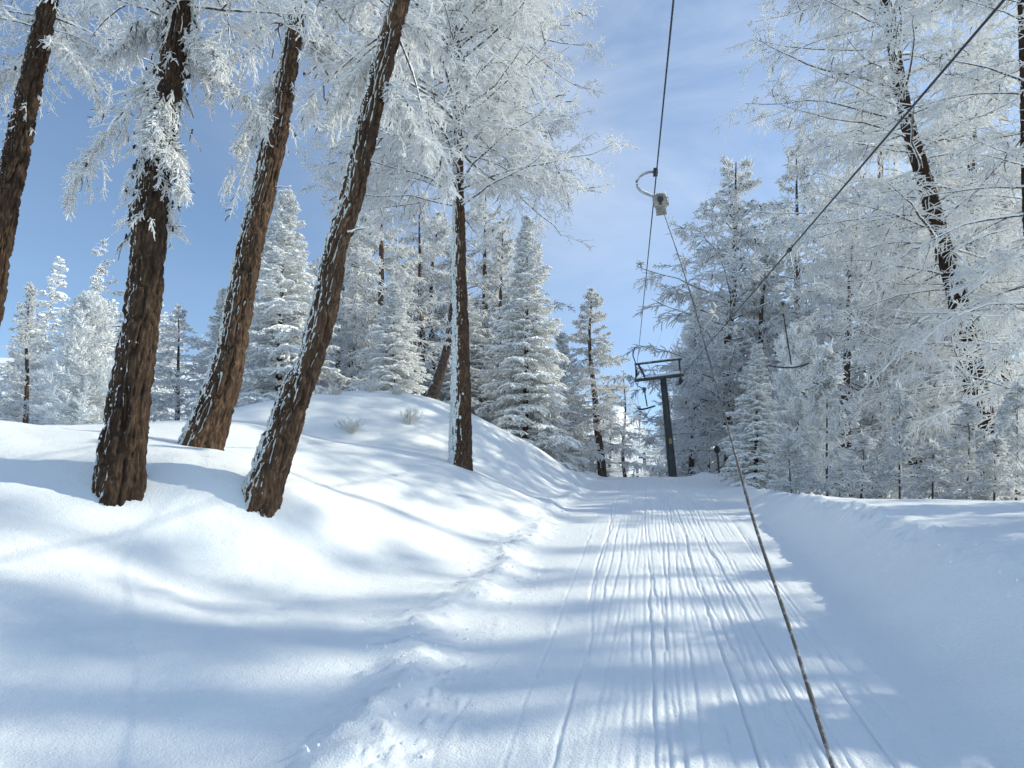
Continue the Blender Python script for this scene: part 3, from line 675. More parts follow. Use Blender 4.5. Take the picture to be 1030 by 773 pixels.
GL, GR = 'snowy trees behind the left slope', 'rimed trees right of the ski lane'
BG = [
 ('larch', 30, 284, 27, 'small rimed larch with pale pointed top at far left, beyond the slope crest', GL, 1.0, 0.3, 25),
 ('pine', 88, 298, 23, 'rounded snow covered pine against blue sky between the two leftmost trunks', GL, 0.95, 1.0, 85),
 ('broad', 182, 308, 33, 'bluish rimed larch seen between the dark trunk and the slim leaning trunk', GL, 1.1, 2.0, 178),
 ('spruce_b', 287, 192, 27, 'tall snow laden spruce between the slim leaning trunk and the flared trunk', GL, 1.0, 0.5, 278),
 ('broad', 345, 235, 36, 'frosted larch just right of the flared leaning trunk, behind the hilltop', GL, 1.1, 4.0, 340),
 ('larch', 384, 150, 31, 'tallest whitened larch behind the hilltop', GL, 0.95, 2.2, 388),
 ('spruce_b', 397, 285, 26, 'short dense spruce with dark gaps standing on the hilltop', GL, 1.15, 3.1, 395),
 ('larch', 440, 215, 38, 'rimed larch hidden behind the upright trunk, on its left', GL, 1.2, 1.2, 436),
 ('broad', 486, 185, 37, 'rimed larch close behind the upright trunk, on its right', GL, 1.0, 5.2, 486),
 ('larch', 357, 182, 33, 'tall pale larch touching the flared leaning trunk on its right', GL, 1.0, 2.9, 355),
 ('broad', 424, 195, 35, 'pale larch between the hilltop spruce and the upright trunk', GL, 0.9, 0.6, 422),
 ('larch', 506, 232, 34, 'pale larch overlapping the left side of the broad spruce', GL, 1.0, 1.7, 506),
 ('spruce', 531, 218, 30, 'broad snow dusted spruce with sunlit boughs at the right end of the hill', GL, 0.92, 0.0, 528),
 ('larch', 594, 291, 33.5, 'conical larch with brown bare lower boughs beside the left edge of the lane crest', GL, 1.3, 0.7, 606),
 ('larch', 566, 335, 44, 'pale larch behind the foot of the hill, left of the conical larch', GL, 1.2, 3.0, 566),
 ('thin', 630, 372, 62, 'distant frosted larch just left of the lift pylon', GL, 1.3, 2.0, 630),
 ('spruce', 225, 290, 38, 'bluish spruce peeping out behind the slim leaning trunk', GL, 1.0, 1.4, 222),
 ('spruce_b', 470, 300, 33, 'low shaded spruce behind the foot of the upright trunk', GL, 1.2, 4.4, 470),
 ('spruce', 762, 345, 25, 'small drooping spruce in blue shade on the right, heavy with snow', GR, 1.1, 1.9, 760),
 ('young', 836, 352, 19, 'young larch sapling with thick white rime in front of the right wood', 'young larches behind the right bank', 1.0, 0.4, 832),
 ('broad', 741, 165, 42, 'domed rimed larch top against sky, next to the two thin wires', GR, 1.15, 2.4, 735),
 ('larch', 700, 285, 50, 'frosted larch directly behind the lift pylon', GR, 0.8, 5.0, 694),
 ('pine', 712, 318, 52, 'dark shaded pine right of the pylon post', GR, 1.0, 3.6, 712),
 ('broad', 806, 150, 46, 'rimed larch behind the hanging empty tow bar', GR, 0.9, 0.9, 800),
 ('pine', 805, 330, 27, 'dark green pine behind the hanging empty tow bar', GR, 0.8, 4.4, 800),
 ('broad', 882, 70, 52, 'crowded rimed larch just left of the tall dark trunk on the right', GR, 0.95, 3.3, 885),
 ('larch', 985, 40, 42, 'rimed larch behind the two big right hand trunks', GR, 1.3, 1.1, 990),
 ('broad', 852, 225, 32, 'rimed larch between the hanging tow bar and the tall dark right hand trunk', GR, 1.2, 4.0, 850),
 ('larch', 918, 215, 34, 'rimed larch directly behind the lower part of the tall dark right hand trunk', GR, 1.3, 2.2, 922),
 ('broad', 1004, 190, 30, 'rimed larch with low boughs close to the right photo edge', GR, 1.2, 5.6, 1008),
 ('larch', 772, 250, 40, 'rimed larch rising behind the small drooping spruce', GR, 1.3, 0.5, 770),
 ('young', 796, 442, 18.0, 'low rimed bush on the bank edge beside the small drooping spruce', 'low rimed bushes along the right bank', 2.0, 1.0, 796),
 ('young', 866, 438, 15.5, 'low rimed bush on the bank right of the white sapling', 'low rimed bushes along the right bank', 1.9, 4.0, 866),
 ('young', 938, 446, 14.5, 'low rimed bush on the bank in front of the bushy sapling', 'low rimed bushes along the right bank', 2.1, 2.6, 938),
 ('young', 1000, 440, 14.0, 'low rimed bush on the bank nearest the right photo edge', 'low rimed bushes along the right bank', 2.0, 5.3, 1000),
 ('young', 905, 392, 17, 'bushy rimed sapling beneath the tall right hand larch', 'young larches behind the right bank', 1.1, 2.4, 905),
 ('young', 972, 405, 16, 'low rimed sapling at the foot of the tall dark right hand trunk', 'young larches behind the right bank', 1.3, 3.9, 972),
 ('young', 1022, 385, 15, 'rimed sapling cut by the right photo edge above the bank', 'young larches behind the right bank', 1.1, 5.1, 1022),
 ('larch', 672, 395, 75, 'distant pale larch filling the gap left of the pylon post', GR, 1.3, 0.2, 672),
 ('larch', 612, 400, 80, 'distant pale larch behind the conical larch', GL, 1.3, 4.2, 612),
]
for b in BG: plant(*b)
# slender larches outside the frame on the sunny side, which throw the long bands of shadow across the lane
for (kind, x, y, ro, H, wd) in [('larch', 26.0, 11.0, 2.2, 26, .26), ('larch', 24.0, 9.6, 1.0, 25, .24), ('thin', 27.0, 12.6, 3.0, 27, .36), ('thin', 22.0, 12.9, 5.0, 24, .30), ('thin', 30.0, 16.8, 2.0, 27, .36), ('thin', 24.0, 8.7, 4.0, 23, .22)]:
    p = PROTO[kind][4]; sc = H / 10.0
    dup(p, (x, y, gz(x, y)), ro, (sc * wd, sc * wd, sc), 'slender rimed larch beyond the right photo edge, its shadow banding the lane', 'larches off to the right that shade the lane')
for i, (x, y, ro, H) in enumerate([(8.2, 5.7, 1.0, 3.35), (9.6, 8.0, 3.0, 3.7), (7.6, 4.1, 5.0, 3.1), (6.9, 2.7, 0.0, 2.6), (11.0, 10.6, 2.0, 4.0)]):  # unseen saplings, added and sized to shade the bank and lane edge
    p = PROTO['young'][4]; sc = H / 10.0
    dup(p, (x, y, gz(x, y)), ro, (sc * 1.5, sc * 1.5, sc), 'unseen rimed sapling beyond the right edge, added to shade the bank and lane', 'saplings added off to the right to shade the bank')

# far wood closing the lane, one mass
def far_wood():
    rng = np.random.default_rng(77); G = Geo()
    _, cs, _ = proto_spruce(108, 12, 2.3, far=True); _, cl, _ = proto_larch(109, 34, 2.4, cone, 0.08, 0.035, 7, 5, 0)
    def flat(c): return np.concatenate(c.v), np.concatenate(c.q), np.concatenate(c.m)
    A = [flat(cs), flat(cl)]
    spots = []
    for i in range(150):
        side = -1 if rng.random() < 0.55 else 1; Y = rng.uniform(48, 190)
        s = side * rng.uniform(4.6 if side < 0 else 5.4, 12 + Y * 0.22)
        if side > 0 and Y < 56: continue
        spots.append((float(xp(Y)) + s, Y))
    for i in range(40): 
        Y = rng.uniform(200, 260); spots.append((float(xp(Y)) + rng.uniform(-40, 40), Y))
    for i in range(26):
        Y = rng.uniform(34, 48); spots.append((rng.uniform(-0.75, -0.25) * Y, Y))
    for i in range(26):
        Y = rng.uniform(56, 78); spots.append((rng.uniform(0.33, 0.85) * Y, Y))
    for (x, y) in spots:
        k = int(rng.random() < 0.55); V, Q, Mi = A[k]; a = rng.uniform(0, 6.28); sc = rng.uniform(0.75, 1.25)
        R = np.array([[math.cos(a), -math.sin(a), 0], [math.sin(a), math.cos(a), 0], [0, 0, 1]])
        v = (V @ R.T) * sc + np.array([x, y, gz(x, y)])
        G.v.append(v.astype(np.float32)); G.q.append(Q + G.n); G.m.append(Mi + (0 if k == 0 else 1)); G.n += len(V)
    o = G.build('far_wood', [M_SPRUCE, M_BRANCH, M_RIMEFAR]); tag(o, 'distant frosted wood closing in behind the nearer trees', 'wood', None, 'stuff')
far_wood()

# ------------------------------------------------------------------ frosted tufts on the hill
G_T = 'frosted dry tufts on the hill'
for i, (u, v, Y, sz, lb) in enumerate([(352, 446, 17.0, .42, 'straw coloured frosted tuft nearest the flared trunk'), (372, 408, 20.3, .5, 'tall frosted tuft near the hilltop, left of two'),
        (411, 428, 18.6, .45, 'frosted tuft between the hilltop and the upright trunk'), (399, 402, 20.6, .35, 'small frosted tuft on the hill crest'), (335, 404, 19.2, .35, 'frosted tuft on the hill crest beside the leaning trunk')]):
    p = atY(u, v, Y); z = gz(p[0], p[1]); rng = np.random.default_rng(300 + i); n = 46
    g = Geo(); a = rng.uniform(0, 6.28, n); e = rng.uniform(0.7, 1.5, n); st = np.stack([np.cos(a) * .06 * rng.random(n), np.sin(a) * .06 * rng.random(n), np.full(n, -.05)], -1)
    q = march(st, np.stack([np.cos(a) * np.cos(e), np.sin(a) * np.cos(e), np.sin(e)], -1), rng.uniform(.5, 1.2, n) * sz, 5, 0.05, 0.12, rng); g.tubes(q, taper(n, 5, .007, .004, .2, rng), 3)
    q2, _, _ = children(q, 5, 0.3, 1, np.full(n, .2), .7, .05, 3, .15, rng, .2); g.tubes(q2, taper(len(q2), 3, .006, .003, .2, rng), 3)
    o = g.build('frosted_tuft', [M_STRAW]); o.location = (p[0], p[1], z); tag(o, lb, 'dry plant', G_T)

# small dark leaning stem behind the upright trunk
def leaning():
    Y = 24.0; px = [(428, 414, 14), (434, 400, 13), (443, 375, 10), (450, 348, 8), (455, 310, 6), (460, 270, 4), (464, 235, 2)]
    pts = []; rad = []
    for (u, v, w) in px:
        r = ray(u, v); d = Y / r[1]; pts.append(CAM + r * d); rad.append(w * d / F / 2)
    pts = np.array(pts); b = pts[1].copy(); b[2] = gz(b[0], b[1]); pl = pts - b
    root = empty('larch_tree', b, 'thin leaning dark larch stem touching the upright trunk on its left', 'tree', GL)
    path, s, t = lerp_path(pl, 30); g = Geo(); g.tubes(path, np.interp(t, s, rad), 9, 0); g.build('trunk', [M_TRUNKFAR], root)
    c = larch_crown(np.random.default_rng(44), path, .3, .98, 26, 1.2, mid, 8, 7, 0, .014, .1, 0); c.build('crown', [M_BRANCH, M_RIMEFAR], root)
leaning()

# ------------------------------------------------------------------ ski tow
def line_pts(a, b, n=24, sag=0.0):
    t = np.linspace(0, 1, n)[:, None]; p = np.array(a) * (1 - t) + np.array(b) * t; p[:, 2] -= sag * 4 * t[:, 0] * (1 - t[:, 0]); return p
def cable(name, pts, r, m, label, cat='cable', group=None, S=8):
    g = Geo(); g.tubes(np.asarray(pts), np.full(len(pts), r), S, 0, True); return tag(g.build(name, [m]), label, cat, group)
YT = 38.0
tb = atY(677, 478, YT); tb[2] = gz(tb[0], tb[1]) - 0.3
armL, armR = atY(639.5, 383, YT), atY(686, 377.5, YT)
topL, topR = atY(641, 366.5, YT), atY(684, 361.5, YT)
hL = atY(640.2, 372, YT); hR = atY(684, 380, YT)
# haul rope, up line and return line
h0 = atY(676, 0, 5.8); dirH = (h0 - hL); dirH /= dirH[1] * 1.0
far_t = atY(644.5, 460.5, 118.0)
up = np.concatenate([line_pts(hL + (h0 - hL) * 1.45, hL, 40, 0.12), line_pts(hL, far_t, 30, 1.2)[1:]])
cable('haul_cable', up, 0.0105, M_CABLE, 'dark haul cable running straight over the lane to the pylon', 'cable', 'haul cable runs')
r0 = atY(1010, 0, 6.2); r0b = atY(715, 345, 28.5)
far_r = atY(652, 459.5, 118.0)
ret = np.concatenate([line_pts(r0 + (r0 - hR) * 0.45, hR, 40, 0.0), line_pts(hR, far_r, 30, 1.2)[1:]])
cable('return_cable', ret, 0.016, M_CABLE, 'dark return cable slanting across the right hand trees to the pylon', 'cable', 'haul cable runs')
w1a, w1b = atY(775, 0, 6.6), atY(655, 364.5, YT); w2a, w2b = atY(826.5, 0, 6.9), atY(668, 363.2, YT)
cable('signal_wire', line_pts(w1a + (w1a - w1b) * .4, w1b, 30, 0.05), 0.0055, M_WIRE, 'thin frosted wire crossing open sky right of the haul cable', 'wire', 'thin frosted wires')
cable('signal_wire', line_pts(w2a + (w2a - w2b) * .4, w2b, 30, 0.05), 0.0055, M_WIRE, 'thin frosted wire passing in front of the right hand branches', 'wire', 'thin frosted wires')

def rotm(dirv, upv=(0, 0, 1)):
    y = norm(np.array(dirv, float)); x = norm(np.cross(y, np.array(upv, float))); z = np.cross(x, y); return np.stack([x, y, z], 1)
LANE = norm(hL - h0)
def pylon():
    root = empty('lift_pylon', tb, 'grey green steel lift pylon with crossarm and rope wheels at the lane crest', 'pylon')
    o = tb
    mid_ = (armL + armR) / 2; pt = np.array([atY(667, 381, YT)[0], YT, 0]); pt[2] = (armL + (armR - armL) * ((pt[0] - armL[0]) / (armR[0] - armL[0])))[2] - 0.05
    g = Geo(); K = 8; t = np.linspace(0, 1, K)[:, None]; g.tubes(np.zeros((K, 3)) * t + (pt - o) * t, np.linspace(.235, .17, K), 12, 0, True); g.build('post', [M_STEEL], root)
    ax = norm(armR - armL); Rm = np.stack([ax, norm(np.cross([0, 0, 1], ax)), np.cross(ax, norm(np.cross([0, 0, 1], ax)))], 1)
    L = np.linalg.norm(armR - armL)
    g = Geo(); g.box((-.05, -.10, -.065), (L + .08, .10, .065), 0, Rm, armL - o); g.build('crossarm', [M_STEEL], root, False, .02)
    g = Geo(); q = line_pts(armL - o + np.array([.5, 0, .15]), armR - o + np.array([-.1, 0, .15]), 14); g.tubes(q, .10 * (1 + .3 * np.random.default_rng(3).uniform(-1, 1, 14)), 7, 0, True); g.build('snow_cap', [M_CLUMP], root)
    L2 = np.linalg.norm(topR - topL)
    g = Geo(); g.box((-.15, -.05, -.05), (L2 + .1, .05, .05), 0, Rm, topL - o); g.build('upper_beam', [M_STEEL], root, False, .01)
    g = Geo(); q = line_pts(topL - o + np.array([.3, 0, .07]), topR - o + np.array([0, 0, .07]), 12); g.tubes(q, .05 * (1 + .4 * np.random.default_rng(4).uniform(-1, 1, 12)), 6, 0, True); g.build('snow_cap', [M_CLUMP], root)
    for (a, b) in ((topL + np.array([.05, 0, 0]), armL + np.array([.55, 0, .1])), (topR - np.array([.05, 0, 0]), armR - np.array([.1, 0, .1]))):
        g = Geo(); g.tubes(line_pts(a - o, b - o, 4), np.full(4, .055), 6, 0, True); g.build('strut', [M_STEEL], root)
    def wheel(c, r, w, par):
        a = np.arange(18) * 2 * math.pi / 18; g = Geo()
        prof = [(r * .25, -w), (r, -w), (r * .86, -w * .3), (r * .86, w * .3), (r, w), (r * .25, w)]
        V = np.array([[0, 0, 0]] * 0); V = []
        d = LANE; nx = norm(np.cross(d, [0, 0, 1])); uz = np.cross(nx, d)
        for (rr, off) in prof:
            for x in a: V.append(c + nx * off + rr * (d * math.cos(x) + uz * math.sin(x)))
        q = [[i * 18 + j, i * 18 + (j + 1) % 18, (i + 1) * 18 + (j + 1) % 18, (i + 1) * 18 + j] for i in range(5) for j in range(18)]
        g.add(np.array(V), q); g.build('rope_wheel', [M_DARK], par)
    for hp, nm in ((hL, 1), (hR, 2)):
        base = hp - o
        g = Geo(); Rl = np.stack([norm(np.cross(LANE, [0, 0, 1])), LANE, np.cross(norm(np.cross(LANE, [0, 0, 1])), LANE)], 1)
        g.box((.07, -.65, -.27), (.12, .65, -.17), 0, Rl, base); g.build('wheel_bracket', [M_DARK], root, False, .008)
        for k in (-.55, -.18, .18, .55): wheel(base + LANE * k + np.array([0, 0, -.20]), .17, .045, root)
    g = Geo(); g.tubes(np.array([armL - o + [.0, 0, .1], armL - o + [.02, 0, .4], topL - o + [-.1, 0, .1], topL - o + [-.22, 0, .5], topL - o + [-.1, 0, .95], topL - o + [.05, 0, 1.0]]), np.full(6, .03), 6, 0, True); g.build('rope_catcher', [M_DARK], root)
    g = Geo(); c = atY(673.2, 445, YT); g.box((c[0] - .08 - o[0], -.29, c[2] - .14 - o[2]), (c[0] + .08 - o[0], -.26, c[2] + .14 - o[2])); g.build('sign_plate', [M_YELLOW], root, False, .006)
    for k in range(14):
        z = 1.6 + k * .3; cc = (pt - o) * (z / (pt - o)[2]); g = Geo(); g.tubes(np.array([cc + [.18, -.05, 0], cc + [.42, -.05, 0]]), np.full(2, .014), 5, 0, True)
        g.build('rung', [M_GALV], root)
pylon()

def tow_bar(top, label, box_drop, pole_len, bar_half, swing=(0, 0, 0), rope_down=None, rope_pts=None, loop=0.45, group='tow bars on the cable', r=0.018, cross=None, boxscale=1.0):
    """grip + curved hanger + spring box + rope + pole with crossbar"""
    root = empty('tow_bar', top, label, 'tow bar', group)
    side = norm(np.cross(LANE, [0, 0, 1]))
    g = Geo(); Rl = np.stack([side, LANE, np.cross(side, LANE)], 1); g.box((-.035, -.11, -.035), (.035, .11, .035), 0, Rl, (0, 0, 0)); g.build('cable_grip', [M_DARK], root, False, .008)
    return root, side, Rl

def hang_loop(root, pts, r=.022):
    p = np.array(pts, float); path, s, t = lerp_path(p, 22); g = Geo(); g.tubes(path, np.full(22, r), 8, 0, True); g.build('hanger', [M_GALV], root)
    # rime along its upper side
    g = Geo(); g.tubes(path[2:-2] + np.array([0, 0, r * .8]), r * .8 * (1 + .35 * np.random.default_rng(9).uniform(-1, 1, 18)), 6, 0, True); g.build('rime_strip', [M_CLUMP], root)
def spring_box(root, c, sc, axis):
    rng = np.random.default_rng(8); y = norm(axis)
    x = norm(np.cross(y, [0, 0, 1.0])); z = np.cross(x, y); R = np.stack([x, y, z], 1)
    g = Geo(); a = np.arange(20) * 2 * math.pi / 20
    prof = [(.0, -.17), (.12, -.17), (.17, -.155), (.185, -.13), (.185, .13), (.17, .155), (.12, .17), (.0, .17)]
    V = []
    for (rr, off) in prof:
        for q in a: V.append(np.array([rr * math.cos(q), off, rr * math.sin(q)]))
    Q = [[i * 20 + j, i * 20 + (j + 1) % 20, (i + 1) * 20 + (j + 1) % 20, (i + 1) * 20 + j] for i in range(len(prof) - 1) for j in range(20)]
    g.add((np.array(V) * sc) @ R.T + c, Q)
    for q in range(10):
        an = q * 2 * math.pi / 10; g.box((-.012, -.16, .17), (.012, .16, .205), 0, R @ np.array([[math.cos(an), 0, math.sin(an)], [0, 1, 0], [-math.sin(an), 0, math.cos(an)]]) * sc, c)
    g.box((-.13, -.15, -.30), (.13, .15, -.12), 0, R * sc, c)
    b = g.build('spring_box', [M_BOX], root, False, .006)
    for sgn in (-1,):
        g = Geo(); V = []
        for (rr, off) in ((.075, -.178), (.075, -.20), (.0, -.20)):
            for q in a: V.append(np.array([rr * math.cos(q), off, rr * math.sin(q) + .03]))
        Q = [[i * 20 + j, i * 20 + (j + 1) % 20, (i + 1) * 20 + (j + 1) % 20, (i + 1) * 20 + j] for i in range(2) for j in range(20)]
        g.add((np.array(V) * sc) @ R.T + c, Q); g.box((-.025, -.20, -.12), (.025, -.178, -.04), 0, R * sc, c); g.build('hub_cap', [M_DARK], root, False)
    g = Geo(); blobs(g, [c + R @ (np.array([rng.uniform(-.12, .12), rng.uniform(-.1, .1), .2 * 1.0]) * sc) for _ in range(8)], [np.array([.05, .05, .03]) * sc] * 8, rng, 0, .4); g.build('snow_cap', [M_CLUMP], root)

# --- the tow bar in use, its rope coming down to the lower edge of the view
Yg = 10.2
for Yg in np.arange(8, 14, .05):
    _q = hL + (h0 - hL) / (h0 - hL)[1] * (Yg - hL[1]) - CAM
    if 386.5 - F * (_q[2] * CP - _q[1] * SP) / (_q[1] * CP + _q[2] * SP) > 172.5: break
tgrip = (h0 - hL) / (h0 - hL)[1]; grip = hL + tgrip * (Yg - hL[1])
def tow_used():
    root, side, Rl = tow_bar(grip, 'tow bar in use, its long frosted rope slanting down past the viewer', 0, 0, 0)
    Y2 = Yg
    # hanger: leaves the cable, bows to the left and comes back under it to the box
    px = [(660, 172.5), (655, 172.5), (649, 174), (643, 178), (640.5, 184), (643, 190), (648, 193.5), (654, 196), (660, 199)]
    hang_loop(root, [atY(u, v, Y2 + 0.0) - grip + np.array([0, .02, 0]) for (u, v) in px], .021)
    bc = atY(664.5, 203.5, Y2); spring_box(root, bc - grip, 0.62, np.array([.25, 1.0, .25]))
    # rope
    pix = [(667.5, 214), (690, 281), (710, 350), (735, 440), (760, 530), (800, 650), (838, 773)]
    d0 = Yg / ray(667.5, 214)[1]; d1 = 2.2
    pts = []
    for (u, v) in pix:
        t = (v - 214) / (773 - 214); pts.append(P(u, v, 1 / ((1 - t) / d0 + t / d1)))
    last = pts[-1]; dirr = norm(pts[-1] - pts[-2]); pts.append(last + dirr * 0.55)
    pts = np.array(pts); path, s, t = lerp_path(pts, 90)
    g = Geo(); g.tubes(path - grip, 0.0058 + .0022 * np.linspace(0, 1, 90) + .001 * np.random.default_rng(2).uniform(-1, 1, 90), 8, 0, True); g.build('tow_rope', [M_ROPE], root)
    e = pts[-1]; g = Geo(); g.tubes(np.array([e, e + dirr * .45, e + dirr * .75]) - grip, [.018, .018, .018], 8, 0, True); g.build('pole', [M_DARK], root)
    e2 = e + dirr * .75; g = Geo(); g.tubes(np.array([e2 + [-.45, 0, .06], e2 + [-.25, 0, .0], e2, e2 + [.25, 0, 0], e2 + [.45, 0, .06]]) - grip, np.full(5, .022), 8, 0, True); g.build('crossbar', [M_DARK], root)
tow_used()

def tow_empty(cpt, loop_px, box_px, pole_px, bar_px, Y, label, r=.03, boxs=.75):
    grip_ = cpt
    root, side, Rl = tow_bar(grip_, label, 0, 0, 0)
    hang_loop(root, [cpt - grip_] + [atY(u, v, Y) - grip_ for (u, v) in loop_px], r * .8)
    if box_px: spring_box(root, atY(*box_px, Y) - grip_, boxs, np.array([.25, 1.0, .25]))
    a, b = [atY(u, v, Y) - grip_ for (u, v) in pole_px]
    g = Geo(); g.tubes(line_pts(a, b, 4), np.full(4, r), 8, 0, True); g.build('pole', [M_DARK], root)
    p = np.array([atY(u, v, Y) - grip_ for (u, v) in bar_px]); path, s, t = lerp_path(p, 14); g = Geo(); g.tubes(path, np.full(14, r * 1.3) * np.linspace(.8, 1, 14), 8, 0, True); g.build('crossbar', [M_DARK], root)
def on_line(a, b, Y): t = (Y - a[1]) / (b - a)[1]; return a + (b - a) * t
Yr = 19.0; rc = on_line(r0, hR, Yr)
# the empty bar that hangs from the return cable
def uv(p):
    q = p - CAM; d = q[1] * CP + q[2] * SP; return 515 + F * q[0] / d, 386.5 - F * (q[2] * CP - q[1] * SP) / d
for Yr in np.arange(14, 26, .1):
    if uv(on_line(r0, hR, Yr))[0] < 795: break
rc = on_line(r0, hR, Yr); cu, cv = uv(rc)
tow_empty(rc, [(797, 268), (800, 278), (797, 290), (790, 298)], (787, 307), [(788, 316), (796, 367)], [(771, 367), (782, 369.5), (796, 370), (806, 368.5), (815, 365)], Yr,
          'empty tow bar hanging from the return cable before the right hand trees', .015, .42)
for Yq, pole, bar, lb in [(39.5, [(648, 392), (651, 409)], [(642, 411.5), (646, 412), (651, 411), (659, 408.5)], 'empty tow bar hanging just behind the pylon arm, largest of the three'),
                          (62.0, [(643.5, 410), (643.5, 431)], [(638.5, 431.5), (643.5, 432), (648.5, 431.6)], 'empty tow bar above the lane beyond the pylon, middle of the three'),
                          (85.0, [(643.5, 437), (643.5, 449)], [(640.5, 449.6), (643.5, 450), (646.5, 449.6)], 'tiny empty tow bar farthest beyond the pylon')]:
    c = on_line(hL, far_t, Yq); c[2] -= 1.2 * 4 * ((Yq - YT) / (118 - YT)) * (1 - (Yq - YT) / (118 - YT))
    a = atY(*pole[0], Yq)
    root, _, _ = tow_bar(c, lb, 0, 0, 0)
    hang_loop(root, [np.zeros(3), (a - c) * .3 + [-.25, 0, 0], (a - c) * .7 + [-.25, 0, 0], (a - c)], .028)
    spring_box(root, a - c, .6, np.array([.25, 1, .25]))
    b = atY(*pole[1], Yq) - c; g = Geo(); g.tubes(line_pts(a - c, b, 4), np.full(4, .035), 6, 0, True); g.build('pole', [M_DARK], root)
    p = np.array([atY(u, v, Yq) - c for (u, v) in bar]); g = Geo(); g.tubes(p, np.full(len(p), .05), 6, 0, True); g.build('crossbar', [M_DARK], root)

def far_pylon():
    c = atY(648.3, 462, 118.0); z = gz(c[0], c[1]); root = empty('lift_pylon', (c[0], c[1], z), 'tiny distant lift pylon in the snowy gap at the end of the lane', 'pylon')
    h = c[2] - z; g = Geo(); g.tubes(line_pts((0, 0, -.3), (0, 0, h + 1.0), 4), np.full(4, .28), 8, 0, True); g.build('post', [M_STEEL], root)
    g = Geo(); g.box((-.95, -.12, h + .1), (.95, .12, h + .35)); g.build('crossarm', [M_STEEL], root, False)
    g = Geo(); g.box((-.9, -.14, h + .36), (.9, .14, h + .5)); g.build('snow_cap', [M_CLUMP], root, False)
far_pylon()
def post(u, vt, vb, Y, r, label, knob=True):
    a = atY(u, vt, Y); z = gz(a[0], a[1]); root = empty('marker_post', (a[0], a[1], z), label, 'post')
    g = Geo(); g.tubes(line_pts((.0, 0, -.3), (-.03, 0, a[2] - z), 5), np.full(5, r), 8, 0, True); g.build('stake', [M_WOOD], root)
    if knob:
        g = Geo(); g.tubes(line_pts((-.03, 0, a[2] - z - .05), (-.03, 0, a[2] - z + .28), 5), np.array([.06, .13, .14, .13, .05]), 8, 0, True); g.build('padded_top', [M_DARK], root)
post(722, 455, 480, 33.5, .045, 'dark marker post with padded top at the right edge of the lane crest')
post(713, 468, 478, 40, .09, 'short dark post stub in front of the shaded snow mound', False)
post(663.5, 470, 478, 60, .12, 'small dark post left of the pylon foot beyond the crest', False)
post(641, 467, 478, 70, .13, 'small dark post left of the distant pylon', False)

# ------------------------------------------------------------------ camera, sun, sky
cam = bpy.data.cameras.new('camera'); co = bpy.data.objects.new('camera', cam); COL.objects.link(co)
co.location = CAM; co.rotation_euler = (math.pi / 2 + PITCH, 0, 0)
cam.sensor_width = 36; cam.sensor_fit = 'HORIZONTAL'; cam.lens = F / 1030 * 36; cam.clip_start = 0.05; cam.clip_end = 3000
SC.camera = co
sd = Vector((math.sin(SUN_AZ) * math.cos(SUN_EL), math.cos(SUN_AZ) * math.cos(SUN_EL), math.sin(SUN_EL)))
sl = bpy.data.lights.new('sun', 'SUN'); sl.energy = 2.6; sl.angle = math.radians(0.7); sl.color = (1.0, 0.975, 0.78)
so = bpy.data.objects.new('sun', sl); COL.objects.link(so); so.rotation_euler = (-sd).to_track_quat('-Z', 'Y').to_euler(); so.location = (20, 10, 30)

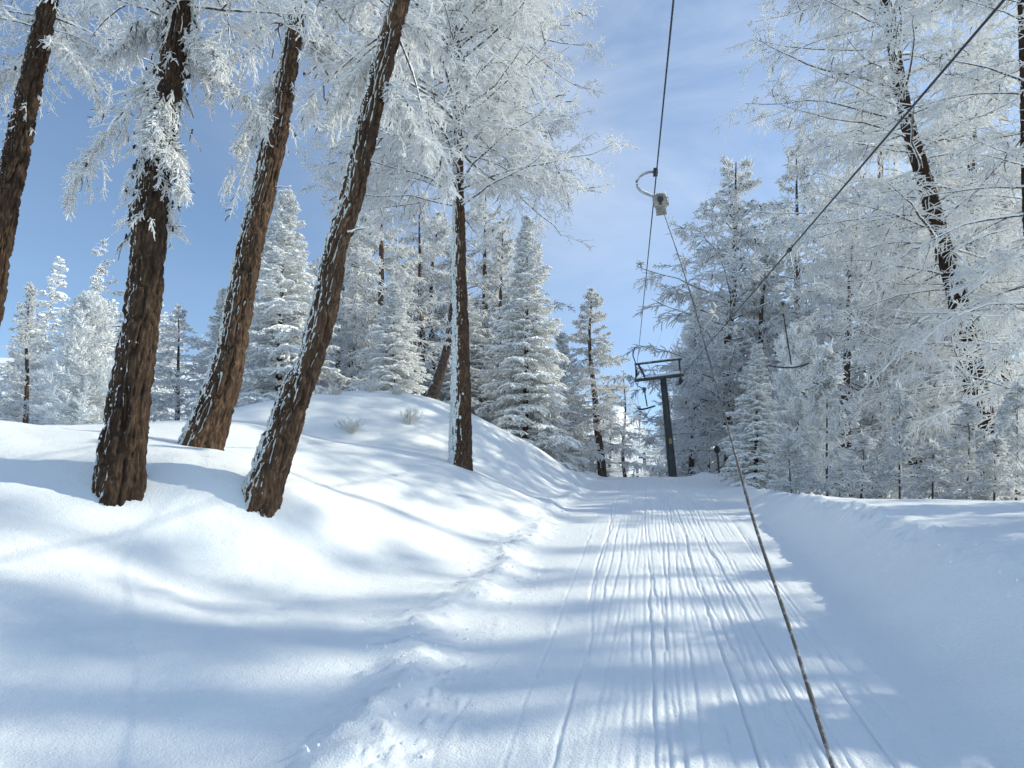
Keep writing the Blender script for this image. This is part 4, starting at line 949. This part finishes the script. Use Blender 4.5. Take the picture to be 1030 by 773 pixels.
w = bpy.data.worlds.new('World'); SC.world = w; w.use_nodes = True; nt = w.node_tree; nt.nodes.clear()
out = nt.nodes.new('ShaderNodeOutputWorld'); bg = N(nt, 'ShaderNodeBackground', Strength=0.135)
sky = N(nt, 'ShaderNodeTexSky', sky_type='NISHITA', sun_disc=False); sky.sun_elevation = SUN_EL; sky.sun_rotation = SUN_AZ; sky.altitude = 1800; sky.air_density = 1.0; sky.dust_density = 0.5; sky.ozone_density = 0.8
tc = N(nt, 'ShaderNodeTexCoord'); mp = N(nt, 'ShaderNodeMapping'); mp.inputs['Scale'].default_value = (1.0, 1.0, 2.0); mp.inputs['Rotation'].default_value = (0.5, 0.3, 1.5)
nt.links.new(tc.outputs['Generated'], mp.inputs['Vector'])
n1 = N(nt, 'ShaderNodeTexNoise', Scale=3.2, Detail=7.0, Roughness=0.55, Distortion=0.6); nt.links.new(mp.outputs[0], n1.inputs['Vector'])
cr = ramp(nt, n1.outputs['Fac'], [(0.22, (0, 0, 0)), (0.80, (1, 1, 1))])
mm = N(nt, 'ShaderNodeMath', operation='MULTIPLY'); nt.links.new(cr.outputs[0], mm.inputs[0]); mm.inputs[1].default_value = 0.5
mx = N(nt, 'ShaderNodeMix', data_type='RGBA'); 
dt = N(nt, 'ShaderNodeVectorMath', operation='DOT_PRODUCT'); nt.links.new(tc.outputs['Generated'], dt.inputs[0]); dt.inputs[1].default_value = (0.24, 0.56, 0.79)
mr = N(nt, 'ShaderNodeMapRange', interpolation_type='SMOOTHSTEP'); nt.links.new(dt.outputs['Value'], mr.inputs['Value']); mr.inputs['From Min'].default_value = 0.72; mr.inputs['From Max'].default_value = 1.0; mr.inputs['To Min'].default_value = 0.10; mr.inputs['To Max'].default_value = 1.05
m2 = N(nt, 'ShaderNodeMath', operation='MULTIPLY'); nt.links.new(mm.outputs[0], m2.inputs[0]); nt.links.new(mr.outputs[0], m2.inputs[1])
tint = N(nt, 'ShaderNodeMix', data_type='RGBA', blend_type='MULTIPLY'); tint.inputs[0].default_value = 1.0; nt.links.new(sky.outputs[0], tint.inputs[6]); tint.inputs[7].default_value = (0.97, 1.045, 1.03, 1)
nt.links.new(m2.outputs[0], mx.inputs[0]); nt.links.new(tint.outputs[2], mx.inputs[6]); mx.inputs[7].default_value = (5.9, 6.2, 6.6, 1)
nt.links.new(mx.outputs[2], bg.inputs['Color']); nt.links.new(bg.outputs[0], out.inputs['Surface'])

SC.view_settings.view_transform = 'Standard'; SC.view_settings.look = 'None'; SC.view_settings.exposure = 0.66; SC.view_settings.gamma = 1.0
SC.render.engine = 'CYCLES'
SC.cycles.use_denoising = True
SC.cycles.max_bounces = 18; SC.cycles.diffuse_bounces = 16; SC.cycles.transmission_bounces = 16
SC.cycles.use_adaptive_sampling = True; SC.cycles.adaptive_threshold = 0.02
